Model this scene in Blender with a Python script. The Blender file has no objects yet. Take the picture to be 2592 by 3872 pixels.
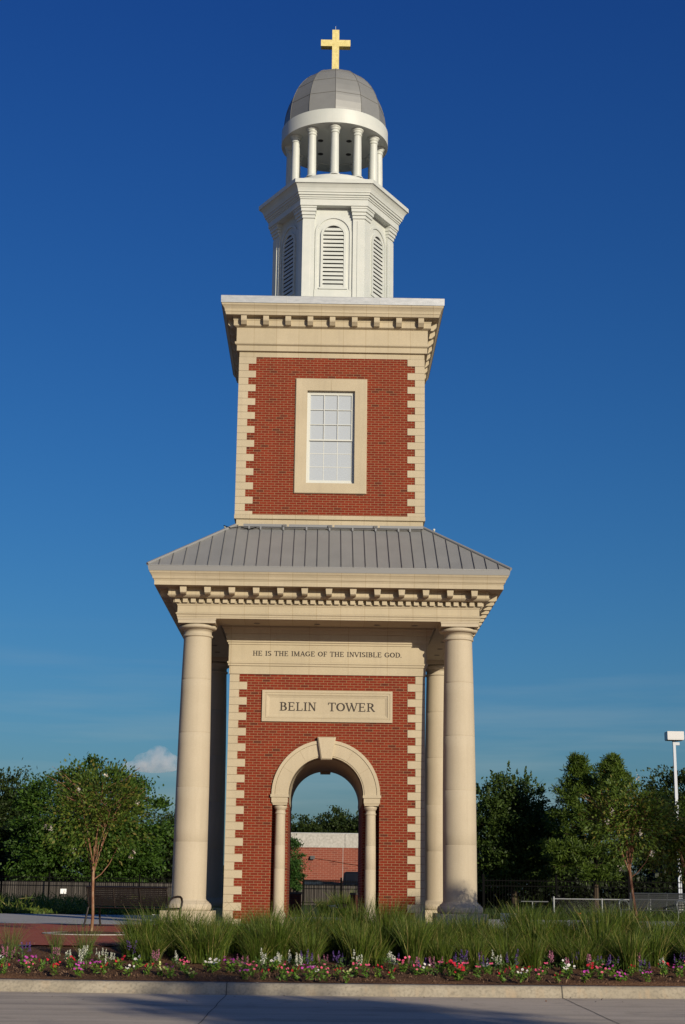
import bpy, math, random
import numpy as np
from mathutils import Vector, Matrix
sc = bpy.context.scene
COL = sc.collection
PI = math.pi
rad = math.radians

# ------------------------------------------------------------------ camera
cam_d = bpy.data.cameras.new('camera')
cam = bpy.data.objects.new('camera', cam_d)
COL.objects.link(cam)
cam_d.sensor_fit = 'VERTICAL'
cam_d.sensor_height = 23.6
cam_d.sensor_width = 23.6 * 2592 / 3872
cam_d.lens = 35.07
cam_d.clip_end = 9000
yaw, pit, rol = rad(0.7376), rad(13.9206), rad(0.6948)
fwd = Vector((math.sin(yaw) * math.cos(pit), math.cos(yaw) * math.cos(pit), math.sin(pit)))
r0 = Vector((math.cos(yaw), -math.sin(yaw), 0))
u0 = r0.cross(fwd)
rv = math.cos(rol) * r0 + math.sin(rol) * u0
uv_ = -math.sin(rol) * r0 + math.cos(rol) * u0
M = Matrix((rv, uv_, -fwd)).transposed().to_4x4()
M.translation = Vector((-0.1753, -43.2958, 0.9045))
cam.matrix_world = M
sc.camera = cam

# ------------------------------------------------------------------ sky, sun, exposure
SUN_AZ, SUN_EL = rad(29), rad(14.8)     # to the right of the tower's front, low evening sun
S = Vector((math.sin(SUN_AZ) * math.cos(SUN_EL), -math.cos(SUN_AZ) * math.cos(SUN_EL), math.sin(SUN_EL)))
w = bpy.data.worlds.new('World')
sc.world = w
w.use_nodes = True
wn, wl = w.node_tree.nodes, w.node_tree.links
sky = wn.new('ShaderNodeTexSky')
sky.sky_type = 'NISHITA'
sky.sun_disc = False
sky.sun_elevation = SUN_EL
sky.sun_rotation = PI - SUN_AZ
sky.altitude = 0
sky.air_density = 1.05
sky.dust_density = 1.5
sky.ozone_density = 9.0
hs = wn.new('ShaderNodeHueSaturation')
hs.inputs['Saturation'].default_value = 1.05
wl.new(sky.outputs[0], hs.inputs['Color'])
# thin pale cloud streaks low in the sky
tcw = wn.new('ShaderNodeTexCoord'); mpw = wn.new('ShaderNodeMapping'); mpw.inputs['Scale'].default_value = (3.0,3.0,38.0)
wl.new(tcw.outputs['Generated'], mpw.inputs['Vector'])
nzw = wn.new('ShaderNodeTexNoise'); nzw.inputs['Scale'].default_value = 1.6; nzw.inputs['Detail'].default_value = 4; wl.new(mpw.outputs[0], nzw.inputs['Vector'])
r1 = wn.new('ShaderNodeMapRange'); r1.inputs[1].default_value = 0.47; r1.inputs[2].default_value = 0.72; r1.inputs[4].default_value = 0.30; wl.new(nzw.outputs['Fac'], r1.inputs[0])
sxw = wn.new('ShaderNodeSeparateXYZ'); wl.new(tcw.outputs['Generated'], sxw.inputs[0])
r2 = wn.new('ShaderNodeMapRange'); r2.inputs[1].default_value = 0.17; r2.inputs[2].default_value = 0.08; r2.inputs[3].default_value = 0; r2.inputs[4].default_value = 1; wl.new(sxw.outputs['Z'], r2.inputs[0])
mm = wn.new('ShaderNodeMath'); mm.operation = 'MULTIPLY'; wl.new(r1.outputs[0], mm.inputs[0]); wl.new(r2.outputs[0], mm.inputs[1])
mxw = wn.new('ShaderNodeMix'); mxw.data_type = 'RGBA'; wl.new(mm.outputs[0], mxw.inputs[0]); wl.new(hs.outputs[0], mxw.inputs[6]); mxw.inputs[7].default_value = (2.6,4.0,5.2,1)
# grading of the sky from horizon to zenith
r3 = wn.new('ShaderNodeMapRange'); r3.inputs[1].default_value = 0.08; r3.inputs[2].default_value = 0.55; wl.new(sxw.outputs['Z'], r3.inputs[0])
rg_ = wn.new('ShaderNodeMix'); rg_.data_type = 'RGBA'; wl.new(r3.outputs[0], rg_.inputs[0]); rg_.inputs[6].default_value = (1.48,1.20,0.95,1); rg_.inputs[7].default_value = (0.85,0.78,1.04,1)
mg = wn.new('ShaderNodeMix'); mg.data_type = 'RGBA'; mg.blend_type = 'MULTIPLY'; mg.inputs[0].default_value = 1; wl.new(mxw.outputs[2], mg.inputs[6]); wl.new(rg_.outputs[2], mg.inputs[7])
wl.new(mg.outputs[2], wn['Background'].inputs[0])
wn['Background'].inputs[1].default_value = 0.086
sun_d = bpy.data.lights.new('sun', 'SUN')
sun = bpy.data.objects.new('sun', sun_d)
COL.objects.link(sun)
sun_d.energy = 5.0
sun_d.angle = rad(0.55)
sun_d.color = (1.0, 0.885, 0.70)
sun.rotation_euler = (-S).to_track_quat('-Z', 'Y').to_euler()
sun.location = S * 200
sc.view_settings.view_transform = 'Standard'
sc.view_settings.look = 'None'
sc.view_settings.exposure = 0.0
sc.view_settings.gamma = 1.0
sc.cycles.volume_bounces = 6

# ------------------------------------------------------------------ helpers
class MB:
    """collects faces, then links them as ONE mesh object; uv in metres by dominant normal"""
    def __init__(s):
        s.v, s.f, s.m, s.sm = [], [], [], []
    def add(s, vs, fs, mat=0, smooth=False):
        o = len(s.v)
        s.v.extend([tuple(p) for p in vs])
        for f in fs:
            s.f.append(tuple(i + o for i in f)); s.m.append(mat); s.sm.append(smooth)
        return s
    def box(s, x0, x1, y0, y1, z0, z1, mat=0, skip=''):
        vs = [(x0,y0,z0),(x1,y0,z0),(x1,y1,z0),(x0,y1,z0),(x0,y0,z1),(x1,y0,z1),(x1,y1,z1),(x0,y1,z1)]
        fs = {'b':(0,3,2,1),'t':(4,5,6,7),'f':(0,1,5,4),'r':(1,2,6,5),'k':(2,3,7,6),'l':(3,0,4,7)}
        return s.add(vs, [fs[k] for k in fs if k not in skip], mat)
    def prism(s, poly, z0, z1, mat=0, caps=True, smooth=False):
        n = len(poly)
        vs = [(x,y,z0) for x,y in poly] + [(x,y,z1) for x,y in poly]
        fs = [(i,(i+1)%n,n+(i+1)%n,n+i) for i in range(n)]
        s.add(vs, fs, mat, smooth)
        if caps:
            s.add(vs, [tuple(range(n-1,-1,-1)), tuple(range(n,2*n))], mat)
        return s
    def prism_y(s, poly, y0, y1, mat=0, caps='fk'):
        """poly in x,z (counter-clockwise seen from -y), y0<y1"""
        n = len(poly)
        vs = [(x,y0,z) for x,z in poly] + [(x,y1,z) for x,z in poly]
        fs = [((i+1)%n,i,n+i,n+(i+1)%n) for i in range(n)]
        s.add(vs, fs, mat)
        if 'f' in caps: s.add(vs, [tuple(range(n))], mat)
        if 'k' in caps: s.add(vs, [tuple(range(2*n-1,n-1,-1))], mat)
        return s
    def rings(s, rs, mat=0, smooth=False, cap0=False, cap1=False, closed=True):
        """rs: list of equal-length loops of points"""
        n = len(rs[0]); vs = [p for r in rs for p in r]; fs = []
        m = n if closed else n-1
        for k in range(len(rs)-1):
            for i in range(m):
                fs.append((k*n+i, k*n+(i+1)%n, (k+1)*n+(i+1)%n, (k+1)*n+i))
        s.add(vs, fs, mat, smooth)
        if cap0: s.add(rs[0], [tuple(range(n-1,-1,-1))], mat)
        if cap1: s.add(rs[-1], [tuple(range(n))], mat)
        return s
    def lathe(s, prof, cx=0, cy=0, n=32, mat=0, smooth=True, cap0=False, cap1=False, a0=0):
        rs = [[(cx+r*math.cos(a0+2*PI*i/n), cy+r*math.sin(a0+2*PI*i/n), z) for i in range(n)] for r,z in prof]
        return s.rings(rs, mat, smooth, cap0, cap1)
    def square(s, prof, mat=0, cap0=False, cap1=False):
        """square moulding: profile of (half width, z) from bottom to top"""
        rs = [[(-W,-W,z),(W,-W,z),(W,W,z),(-W,W,z)] for W,z in prof]
        return s.rings(rs, mat, False, cap0, cap1)
    def tube(s, pts, r, n=6, mat=0, cap=True):
        pts = [Vector(p) for p in pts]
        rr = r if isinstance(r,(list,tuple)) else [r]*len(pts)
        rs = []
        prev = None
        for i,p in enumerate(pts):
            d = (pts[min(i+1,len(pts)-1)] - pts[max(i-1,0)]).normalized()
            if prev is None:
                a = d.orthogonal().normalized()
            else:
                a = (prev - d*prev.dot(d)).normalized()
            prev = a
            b = d.cross(a)
            rs.append([tuple(p + rr[i]*(math.cos(2*PI*k/n)*a + math.sin(2*PI*k/n)*b)) for k in range(n)])
        return s.rings(rs, mat, True, cap, cap)
    def build(s, name, mats, parent=None, kind=None):
        me = bpy.data.meshes.new(name)
        me.from_pydata(s.v, [], s.f)
        if not isinstance(mats,(list,tuple)): mats = [mats]
        for m in mats: me.materials.append(m)
        nf = len(s.f)
        me.polygons.foreach_set('material_index', s.m)
        me.polygons.foreach_set('use_smooth', s.sm)
        me.update()
        auto_uv(me)
        o = bpy.data.objects.new(name, me)
        COL.objects.link(o)
        if parent is not None: o.parent = parent
        if kind: o['kind'] = kind
        return o

def auto_uv(me):
    nl, npoly = len(me.loops), len(me.polygons)
    if nl == 0: return
    uvl = me.uv_layers.new(name='uv')
    co = np.empty(len(me.vertices)*3); me.vertices.foreach_get('co', co); co = co.reshape(-1,3)
    li = np.empty(nl, dtype=np.int32); me.loops.foreach_get('vertex_index', li)
    nr = np.empty(npoly*3); me.polygons.foreach_get('normal', nr); nr = np.abs(nr.reshape(-1,3))
    lt = np.empty(npoly, dtype=np.int32); me.polygons.foreach_get('loop_total', lt)
    ln = np.repeat(nr, lt, axis=0); p = co[li]
    ax = np.argmax(ln, axis=1)
    uv = np.empty((nl,2))
    uv[:,0] = np.where(ax==0, p[:,1], p[:,0])
    uv[:,1] = np.where(ax==2, p[:,1], p[:,2])
    uvl.data.foreach_set('uv', uv.ravel())

def np_mesh(name, V, F, mat, parent=None, smooth=False):
    """V (n,3) numpy, F (m,4) numpy quads"""
    me = bpy.data.meshes.new(name)
    me.vertices.add(len(V)); me.vertices.foreach_set('co', np.asarray(V,dtype=np.float32).ravel())
    k = F.shape[1]
    me.loops.add(F.size); me.loops.foreach_set('vertex_index', F.astype(np.int32).ravel())
    me.polygons.add(len(F))
    me.polygons.foreach_set('loop_start', np.arange(0,F.size,k,dtype=np.int32))
    me.polygons.foreach_set('loop_total', np.full(len(F),k,dtype=np.int32))
    if smooth: me.polygons.foreach_set('use_smooth', np.ones(len(F),dtype=bool))
    for m in (mat if isinstance(mat,(list,tuple)) else [mat]): me.materials.append(m)
    me.update(calc_edges=True); me.validate()
    o = bpy.data.objects.new(name, me); COL.objects.link(o)
    if parent is not None: o.parent = parent
    return o

def tag(o, label=None, cat=None, group=None, kind=None):
    if label: o['label'] = label
    if cat: o['category'] = cat
    if group: o['group'] = group
    if kind: o['kind'] = kind
    return o
def thing(name, label, cat, loc=(0,0,0), rz=0, group=None):
    o = bpy.data.objects.new(name, None); COL.objects.link(o)
    o.empty_display_size = 0.3
    o.location = loc; o.rotation_euler = (0,0,rz)
    return tag(o, label, cat, group)
def kids(o):
    return [c for c in ALLKIDS.get(o.name, [])] if False else list(o.children)
def dup(root, loc, rz, label=None, scale=None, group=None):
    r = root.copy(); COL.objects.link(r)
    r.location = loc; r.rotation_euler = (0,0,rz)
    if scale: r.scale = (scale,scale,scale) if not isinstance(scale,tuple) else scale
    if label: r['label'] = label
    if group: r['group'] = group
    for ch in list(root.children):
        c = ch.copy(); COL.objects.link(c); c.parent = r
        for g in list(ch.children):
            d = g.copy(); COL.objects.link(d); d.parent = c
    return r

# ------------------------------------------------------------------ materials
def mat(name, col, rough=0.7, metal=0.0, spec=0.4):
    m = bpy.data.materials.new(name); m.use_nodes = True
    b = m.node_tree.nodes['Principled BSDF']
    b.inputs['Base Color'].default_value = (*col,1)
    b.inputs['Roughness'].default_value = rough
    b.inputs['Metallic'].default_value = metal
    b.inputs['Specular IOR Level'].default_value = spec
    return m
def N(m, t): return m.node_tree.nodes.new(t)
def Lk(m, a, b): m.node_tree.links.new(a, b)
def bsdf(m): return m.node_tree.nodes['Principled BSDF']
def coords(m, kind='Object', scale=None):
    tc = N(m,'ShaderNodeTexCoord'); out = tc.outputs[kind]
    if scale:
        mp = N(m,'ShaderNodeMapping'); mp.inputs['Scale'].default_value = scale
        Lk(m,out,mp.inputs['Vector']); out = mp.outputs[0]
    return out
def noise(m, vec, scale, detail=4, rough=0.55):
    n = N(m,'ShaderNodeTexNoise'); Lk(m,vec,n.inputs['Vector'])
    n.inputs['Scale'].default_value = scale; n.inputs['Detail'].default_value = detail
    n.inputs['Roughness'].default_value = rough
    return n.outputs['Fac']
def ramp(m, fac, stops):
    r = N(m,'ShaderNodeValToRGB'); Lk(m,fac,r.inputs['Fac'])
    el = r.color_ramp.elements
    el[0].position, el[0].color = stops[0][0], (*stops[0][1],1)
    el[1].position, el[1].color = stops[-1][0], (*stops[-1][1],1)
    for p,c in stops[1:-1]:
        e = el.new(p); e.color = (*c,1)
    return r.outputs['Color']
def mix(m, fac, a, b, mode='MIX'):
    x = N(m,'ShaderNodeMix'); x.data_type = 'RGBA'; x.blend_type = mode
    for sock, val in ((x.inputs[0],fac),(x.inputs[6],a),(x.inputs[7],b)):
        if hasattr(val,'is_output'): Lk(m,val,sock)
        elif isinstance(val,(int,float)): sock.default_value = val
        else: sock.default_value = (*val,1)
    return x.outputs[2]
def setc(m, col): Lk(m, col, bsdf(m).inputs['Base Color'])
def bump(m, h, strength=0.3, dist=0.01):
    b = N(m,'ShaderNodeBump'); b.inputs['Strength'].default_value = strength; b.inputs['Distance'].default_value = dist
    Lk(m,h,b.inputs['Height']); Lk(m,b.outputs[0],bsdf(m).inputs['Normal'])

def stone_mat(name, a, b, joint=None, rough=0.8):
    m = mat(name, a, rough, 0, 0.25)
    oc = coords(m)
    f1 = noise(m, oc, 0.9, 5); f2 = noise(m, oc, 45, 3)
    c = ramp(m, f1, [(0.3,a),(0.7,b)])
    c = mix(m, 0.09, c, ramp(m, f2, [(0.3,(0.25,0.2,0.14)),(0.7,(0.7,0.62,0.48))]))
    # faint rain streaks
    mp = N(m,'ShaderNodeMapping'); mp.inputs['Scale'].default_value = (9,9,0.5); Lk(m,oc,mp.inputs['Vector'])
    st = noise(m, mp.outputs[0], 1.0, 4)
    c = mix(m, ramp(m, st, [(0.50,(0,0,0)),(0.74,(0.24,0.24,0.24))]), c, (0.30,0.25,0.18))
    if joint:
        jw, off, z0, jh = joint
        bt = N(m,'ShaderNodeTexBrick')
        uv = coords(m,'UV')
        mp2 = N(m,'ShaderNodeMapping'); mp2.inputs['Location'].default_value = (off, z0, 0); Lk(m,uv,mp2.inputs['Vector'])
        Lk(m,mp2.outputs[0],bt.inputs['Vector'])
        bt.offset = 0
        bt.inputs['Scale'].default_value = 1
        bt.inputs['Brick Width'].default_value = jw
        bt.inputs['Row Height'].default_value = jh
        bt.inputs['Mortar Size'].default_value = 0.006
        bt.inputs['Mortar Smooth'].default_value = 0.2
        bt.inputs['Bias'].default_value = 0
        bt.inputs['Color1'].default_value = (1,1,1,1); bt.inputs['Color2'].default_value = (0.93,0.93,0.92,1)
        bt.inputs['Mortar'].default_value = (0.74,0.69,0.62,1)
        c = mix(m, 1.0, c, bt.outputs['Color'], 'MULTIPLY')
    setc(m, c); bump(m, f2, 0.15, 0.004)
    return m
STA, STB = (0.37,0.315,0.215), (0.43,0.367,0.253)
M_stone = stone_mat('cast stone', STA, STB)
M_ent = stone_mat('jointed cast stone', STA, STB, (0.631, 0.315, 0.3, 60))
M_entin = stone_mat('jointed cast stone inner', STA, STB, (1.05, 0.5, 0.3, 60))
M_column = stone_mat('column stone', (0.385,0.332,0.238), (0.43,0.371,0.270))
M_ceiling = mat('soffit plaster', (0.42,0.38,0.31), 0.85)
M_letters = mat('dark engraved letters', (0.03,0.022,0.015), 0.7)

def brick_mat(name, c1, c2, c3, mortar, bw=0.2045, rh=0.06817, ms=0.0105, bumps=True):
    m = mat(name, c1, 0.85, 0, 0.2)
    uv = coords(m,'UV')
    def bt(ca, cb, mo):
        b = N(m,'ShaderNodeTexBrick'); Lk(m,uv,b.inputs['Vector'])
        b.offset = 0.5
        b.inputs['Scale'].default_value = 1
        b.inputs['Brick Width'].default_value = bw; b.inputs['Row Height'].default_value = rh
        b.inputs['Mortar Size'].default_value = ms*0.5; b.inputs['Mortar Smooth'].default_value = 0.1
        b.inputs['Bias'].default_value = 0
        b.inputs['Color1'].default_value = (*ca,1); b.inputs['Color2'].default_value = (*cb,1)
        b.inputs['Mortar'].default_value = (*mo,1)
        return b
    base = bt((0,0,0),(1,1,1),(0,0,0))
    col = ramp(m, base.outputs['Color'], [(0.0,c1),(0.55,c2),(0.88,c1),(0.965,c3),(1.0,c3)])
    nz = noise(m, uv, 1.1, 4)
    col = mix(m, ramp(m, nz, [(0.35,(0,0,0)),(0.75,(0.5,0.5,0.5))]), col, c2)
    mps = N(m,'ShaderNodeMapping'); mps.inputs['Scale'].default_value = (3.0,0.35,1); Lk(m,uv,mps.inputs['Vector'])
    col = mix(m, ramp(m, noise(m, mps.outputs[0], 1.3, 5), [(0.5,(0,0,0)),(0.75,(0.35,0.35,0.35))]), col, tuple(v*0.6 for v in c2))
    n2 = noise(m, uv, 60, 3)
    col = mix(m, 0.25, col, ramp(m, n2, [(0.3,(0.06,0.009,0.0045)),(0.7,(0.24,0.033,0.014))]))
    col = mix(m, base.outputs['Fac'], col, mortar)
    setc(m, col)
    if bumps:
        inv = N(m,'ShaderNodeMath'); inv.operation = 'SUBTRACT'; inv.inputs[0].default_value = 1
        Lk(m, base.outputs['Fac'], inv.inputs[1]); bump(m, inv.outputs[0], 0.5, 0.006)
    return m
M_brick = brick_mat('red brick', (0.200,0.0225,0.0060), (0.135,0.0140,0.0044), (0.055,0.015,0.008), (0.25,0.172,0.092))
M_white = mat('white painted metal', (0.76,0.77,0.70), 0.45)
f = noise(M_white, coords(M_white), 2.2, 5); setc(M_white, ramp(M_white, f, [(0.3,(0.465,0.49,0.455)),(0.7,(0.525,0.54,0.50))]))
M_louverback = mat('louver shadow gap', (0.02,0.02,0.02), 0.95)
M_flash = mat('aluminium flashing', (0.52,0.54,0.55), 0.42, 0.35)
f = noise(M_flash, coords(M_flash,'Object',(2,2,6)), 2.5, 5); setc(M_flash, ramp(M_flash, f, [(0.3,(0.32,0.335,0.34)),(0.7,(0.42,0.43,0.43))]))
M_roof = mat('grey standing seam metal', (0.235,0.232,0.225), 0.5, 0.15)
f = noise(M_roof, coords(M_roof), 1.3, 5); setc(M_roof, ramp(M_roof, f, [(0.3,(0.205,0.208,0.203)),(0.7,(0.24,0.242,0.235))]))
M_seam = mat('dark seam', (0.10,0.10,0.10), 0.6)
M_roofseam = mat('roof seam metal', (0.14,0.14,0.137), 0.6)
M_fascia = mat('grey metal fascia', (0.235,0.238,0.236), 0.45, 0.15)
M_dome = mat('grey dome panels', (0.30,0.295,0.28), 0.5, 0.2)
f = noise(M_dome, coords(M_dome), 1.5, 5); setc(M_dome, ramp(M_dome, f, [(0.3,(0.188,0.192,0.185)),(0.7,(0.222,0.226,0.218))]))
M_gold = mat('gold leaf', (0.80,0.60,0.16), 0.5, 0.25)
f = noise(M_gold, coords(M_gold), 9, 5); setc(M_gold, ramp(M_gold, f, [(0.3,(0.50,0.41,0.14)),(0.7,(0.64,0.56,0.25))])); bump(M_gold, f, 0.5, 0.01)
M_pane = mat('pale window panes', (0.37,0.405,0.435), 0.2, 0, 0.5)
M_frame = mat('white window frame', (0.50,0.51,0.47), 0.4)
M_lightbar = mat('grey fixture metal', (0.17,0.175,0.18), 0.5, 0.2)
M_black = mat('black painted iron', (0.004,0.004,0.004), 0.9, 0, 0.05)
M_downlight = mat('downlight trim', (0.17,0.15,0.12), 0.6, 0.0)
M_dark = mat('dark recess', (0.03,0.03,0.03), 0.8)

# ------------------------------------------------------------------ setting: ground, road, paving
M_ground = mat('lawn ground', (0.03,0.045,0.015), 0.95, 0, 0.1)
f = noise(M_ground, coords(M_ground), 0.8, 8); setc(M_ground, ramp(M_ground, f, [(0.3,(0.020,0.032,0.010)),(0.7,(0.05,0.06,0.022))]))
M_road = mat('concrete road', (0.28,0.26,0.23), 0.9, 0, 0.2)
oc = coords(M_road)
f1 = noise(M_road, oc, 0.5, 6); f2 = noise(M_road, oc, 30, 4)
c = ramp(M_road, f1, [(0.3,(0.46,0.385,0.285)),(0.7,(0.56,0.475,0.36))])
c = mix(M_road, 0.22, c, ramp(M_road, f2, [(0.3,(0.26,0.225,0.18)),(0.7,(0.60,0.52,0.41))]))
f3 = noise(M_road, coords(M_road,'Object',(0.25,2.2,1)), 1.0, 5)
c = mix(M_road, ramp(M_road, f3, [(0.46,(0,0,0)),(0.72,(0.5,0.5,0.5))]), c, (0.17,0.15,0.125))
f4 = noise(M_road, oc, 2.6, 6, 0.65)
c = mix(M_road, ramp(M_road, f4, [(0.56,(0,0,0)),(0.72,(0.35,0.35,0.35))]), c, (0.15,0.13,0.105))
setc(M_road, c); bump(M_road, f2, 0.2, 0.003)
M_kerb = mat('concrete kerb', (0.40,0.36,0.29), 0.9, 0, 0.2)
oc = coords(M_kerb); f1 = noise(M_kerb, oc, 2.2, 6); f2 = noise(M_kerb, oc, 26, 5)
c = ramp(M_kerb, f1, [(0.3,(0.26,0.225,0.165)),(0.7,(0.37,0.325,0.245))])
c = mix(M_kerb, ramp(M_kerb, f2, [(0.45,(0,0,0)),(0.70,(0.7,0.7,0.7))]), c, (0.17,0.15,0.115))
st = noise(M_kerb, coords(M_kerb,'Object',(7,7,0.9)), 1.0, 4)
c = mix(M_kerb, ramp(M_kerb, st, [(0.55,(0,0,0)),(0.75,(0.45,0.45,0.45))]), c, (0.42,0.30,0.18))
setc(M_kerb, c); bump(M_kerb, f2, 0.3, 0.004)
M_crack = mat('dark joint', (0.07,0.065,0.055), 0.95)
M_mulch = mat('mulch', (0.05,0.028,0.016), 0.95, 0, 0.1)
f1 = noise(M_mulch, coords(M_mulch), 40, 6, 0.7); f2 = noise(M_mulch, coords(M_mulch), 3, 4)
c = ramp(M_mulch, f1, [(0.3,(0.045,0.023,0.012)),(0.55,(0.14,0.075,0.042)),(0.75,(0.27,0.17,0.10))])
c = mix(M_mulch, ramp(M_mulch, f2, [(0.4,(0,0,0)),(0.7,(0.4,0.4,0.4))]), c, (0.06,0.031,0.018)); setc(M_mulch, c); bump(M_mulch, f1, 0.9, 0.03)
M_concrete = mat('plaza concrete', (0.33,0.32,0.29), 0.9, 0, 0.2)
f1 = noise(M_concrete, coords(M_concrete), 0.7, 6); setc(M_concrete, ramp(M_concrete, f1, [(0.3,(0.33,0.32,0.295)),(0.7,(0.42,0.405,0.37))]))
M_paving = brick_mat('brick paving', (0.44,0.11,0.05), (0.36,0.085,0.042), (0.26,0.07,0.04), (0.34,0.19,0.11), 0.2, 0.1, 0.006, False)

def kerb_y(x): return -21.75 + 0.010*x*x
def bed_z(y): return -0.34 + max(0, min(1, (y+21.5)/2.9))*0.32
def struct(name, mb, m):
    o = mb.build(name, m); o['kind'] = 'structure'; return o
XS = [-60,-40,-25,-16,-11] + [-8+0.5*i for i in range(33)] + [11,16,25,40,60]
def ky(x): return kerb_y(max(-14,min(14,x)))
# far ground sheet
mb = MB(); mb.add([(-900,-18.0,-0.012),(900,-18.0,-0.012),(900,1500,-0.012),(-900,1500,-0.012)], [(0,1,2,3)])
struct('ground', mb, M_ground)
mb = MB(); mb.add([(-300,-400,-0.5),(300,-400,-0.5),(300,-19.0,-0.5),(-300,-19.0,-0.5)], [(0,1,2,3)])
struct('road', mb, M_road)
# kerb: rounded profile swept along a gentle curve
prof = [(-0.02,-0.502),(0.0,-0.49),(0.03,-0.40),(0.055,-0.362),(0.10,-0.348),(0.24,-0.345),(0.245,-0.42)]
mb = MB(); mb.rings([[(x, ky(x)+d, z) for d,z in prof] for x in XS], 0, True, closed=False)
for f_ in range(len(mb.f)): mb.f[f_] = tuple(reversed(mb.f[f_]))
kerb = struct('kerb', mb, M_kerb)
# mulch bed
rng = random.Random(3)
bx = [-30+0.15*i for i in range(401)]
rows = []
for t in [0,0.02,0.05,0.1,0.15,0.2,0.25,0.3,0.35,0.4,0.46,0.52,0.58,0.65,0.72,0.8,0.88,0.95,1.0]:
    row = []
    for x in bx:
        ya = ky(x)+0.235; yb = -17.9
        y = ya+(yb-ya)*t
        z = bed_z(y) + rng.uniform(-0.022,0.022)*(0.25 if t<0.03 else 1) + 0.02*math.sin(x*2.1+y*3)
        if t == 0: z = -0.352
        row.append((x,y,z))
    rows.append(row)
mb = MB(); mb.rings(rows, 0, True, closed=False)
struct('mulch_bed', mb, M_mulch)
# plaza sheets
mb = MB(); mb.add([(-40,-18.45,0.0),(-3.6,-18.45,0.0),(-3.0,-18.0,0.0),(60,-18.0,0.0),(60,-4.7,0.0),(-40,-4.7,0.0)], [(0,1,2,3,4,5)])
struct('brick_paving', mb, M_paving)
mb = MB(); mb.add([(-40,-4.7,0.004),(60,-4.7,0.004),(60,8.2,0.004),(-40,8.2,0.004)], [(0,1,2,3)])
struct('plaza', mb, M_concrete)
# road joints
def joint(x0, x1, wob, seed):
    r = random.Random(seed); mb = MB(); L_=[]; R_=[]
    y = kerb_y(x0)+0.0
    n = 60
    for i in range(n+1):
        t = i/n; yy = kerb_y(x0)-0.01-t*12; xx = x0+(x1-x0)*t + wob*(r.uniform(-1,1)*0.4+math.sin(i*0.7))
        L_.append((xx-0.0055,yy,-0.496)); R_.append((xx+0.0055,yy,-0.496))
    mb.rings([R_, L_], 0, False, closed=False)
    # up the kerb face
    pf = [(x0-0.007,kerb_y(x0)+d-0.004,z+0.003) for d,z in prof[:-1]]; pg = [(x0+0.007,p[1],p[2]) for p in pf]
    mb.rings([pf, pg], 0, False, closed=False)
    return struct('road_joint', mb, M_crack)
joint(-1.39,-1.45,0.006,1); joint(3.18,3.12,0.004,2); joint(-6.1,-6.2,0.004,3); joint(7.8,7.7,0.004,5)

# ------------------------------------------------------------------ the tower
tower = thing('bell_tower', 'tall red brick and cream stone bell tower with columned portico, white belfry and gold cross', 'tower')
W = 2.6
RI, RO, ZS = 0.985, 1.41, 3.31       # arch inner radius, opening in the outer brick, spring height
def arc(cx, cz, r, a0, a1, n): return [(cx+r*math.cos(a0+(a1-a0)*i/n), cz+r*math.sin(a0+(a1-a0)*i/n)) for i in range(n+1)]
# brick walls: lower storey with an arched tunnel, upper storey
mb = MB()
def arch_poly(r, zt, zs=ZS):
    return [(-W,0),(-r,0),(-r,zs)] + arc(0,zs,r,PI,0,36)[1:-1] + [(r,zs),(r,0),(W,0),(W,zt),(-W,zt)]
mb.prism_y(arch_poly(RO,6.5), -W, -2.2, 0, 'f')
mb.prism_y(arch_poly(RI,6.5), -2.2, 2.2, 0, 'fk')
mb.prism_y(arch_poly(RO,6.5), 2.2, W, 0, 'k')
lower_wall = mb.build('brick_wall', M_brick, tower)
mb = MB(); mb.box(-2.58,2.58,-2.58,2.58,6.5,7.8,0); mb.box(-2.4,2.4,-2.4,2.4,7.8,10.65)
mb.build('wall_core', M_stone, tower)
def side_xform(k):
    c_, s_ = [(1,0),(0,1),(-1,0),(0,-1)][k]
    return lambda x,y: (c_*x - s_*y, s_*x + c_*y)
mb = MB()
WO = (-0.69,0.675,11.785,14.50)
for k in range(4):
    f = side_xform(k)
    def q4(x0,x1,z0,z1,ya=-W,yb=-W):
        mb.add([(*f(x0,ya),z0),(*f(x1,ya),z0),(*f(x1,yb),z1),(*f(x0,yb),z1)],[(0,1,2,3)])
    q4(-W,WO[0],10.8,15.5); q4(WO[1],W,10.8,15.5); q4(WO[0],WO[1],10.8,WO[2]); q4(WO[0],WO[1],WO[3],15.5); q4(WO[0],WO[1],WO[2],WO[3],-2.40,-2.40)
mb.build('brick_wall', M_brick, tower)
# vault lining of the passage
mb = MB()
ri = RI-0.012
mb.rings([[(ri*math.cos(PI*i/36), y, ZS-0.2*(i in (0,36))+ri*math.sin(PI*i/36)) for i in range(37)] for y in (-2.2,-0.75,0.75,2.2)], 0, True, closed=False)
mb.build('vault', M_stone, tower)
# quoins: L-shaped blocks up each corner
def quoins(sx, sy, z0, z1, first_wide_top, wide, narrow, h):
    mb = MB(); e = 0.018; th = 0.07; g = 0.0035
    z = first_wide_top; tops = []
    k = 0
    # go down and up from the first wide block
    zt = first_wide_top; i = 0
    while zt > z0+0.02:
        tops.append((zt, max(z0, zt-h), wide if i%2==0 else narrow)); zt -= h; i += 1
    zt = first_wide_top; i = 1
    while zt < z1-0.02:
        tops.append((min(z1, zt+h), zt, wide if i%2==0 else narrow)); zt += h; i += 1
    for zt, zb, ln in tops:
        a = W+e; b = W-ln; c_ = W-th
        P = [(a,a),(b,a),(b,c_),(c_,c_),(c_,b),(a,b)]
        P = [(sx*x, sy*y) for x,y in P]
        ar = sum(P[j][0]*P[(j+1)%6][1]-P[(j+1)%6][0]*P[j][1] for j in range(6))
        if ar < 0: P.reverse()
        mb.prism(P, zb+g, zt-g)
    return mb.build('quoin_stones', M_stone, tower)
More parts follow.
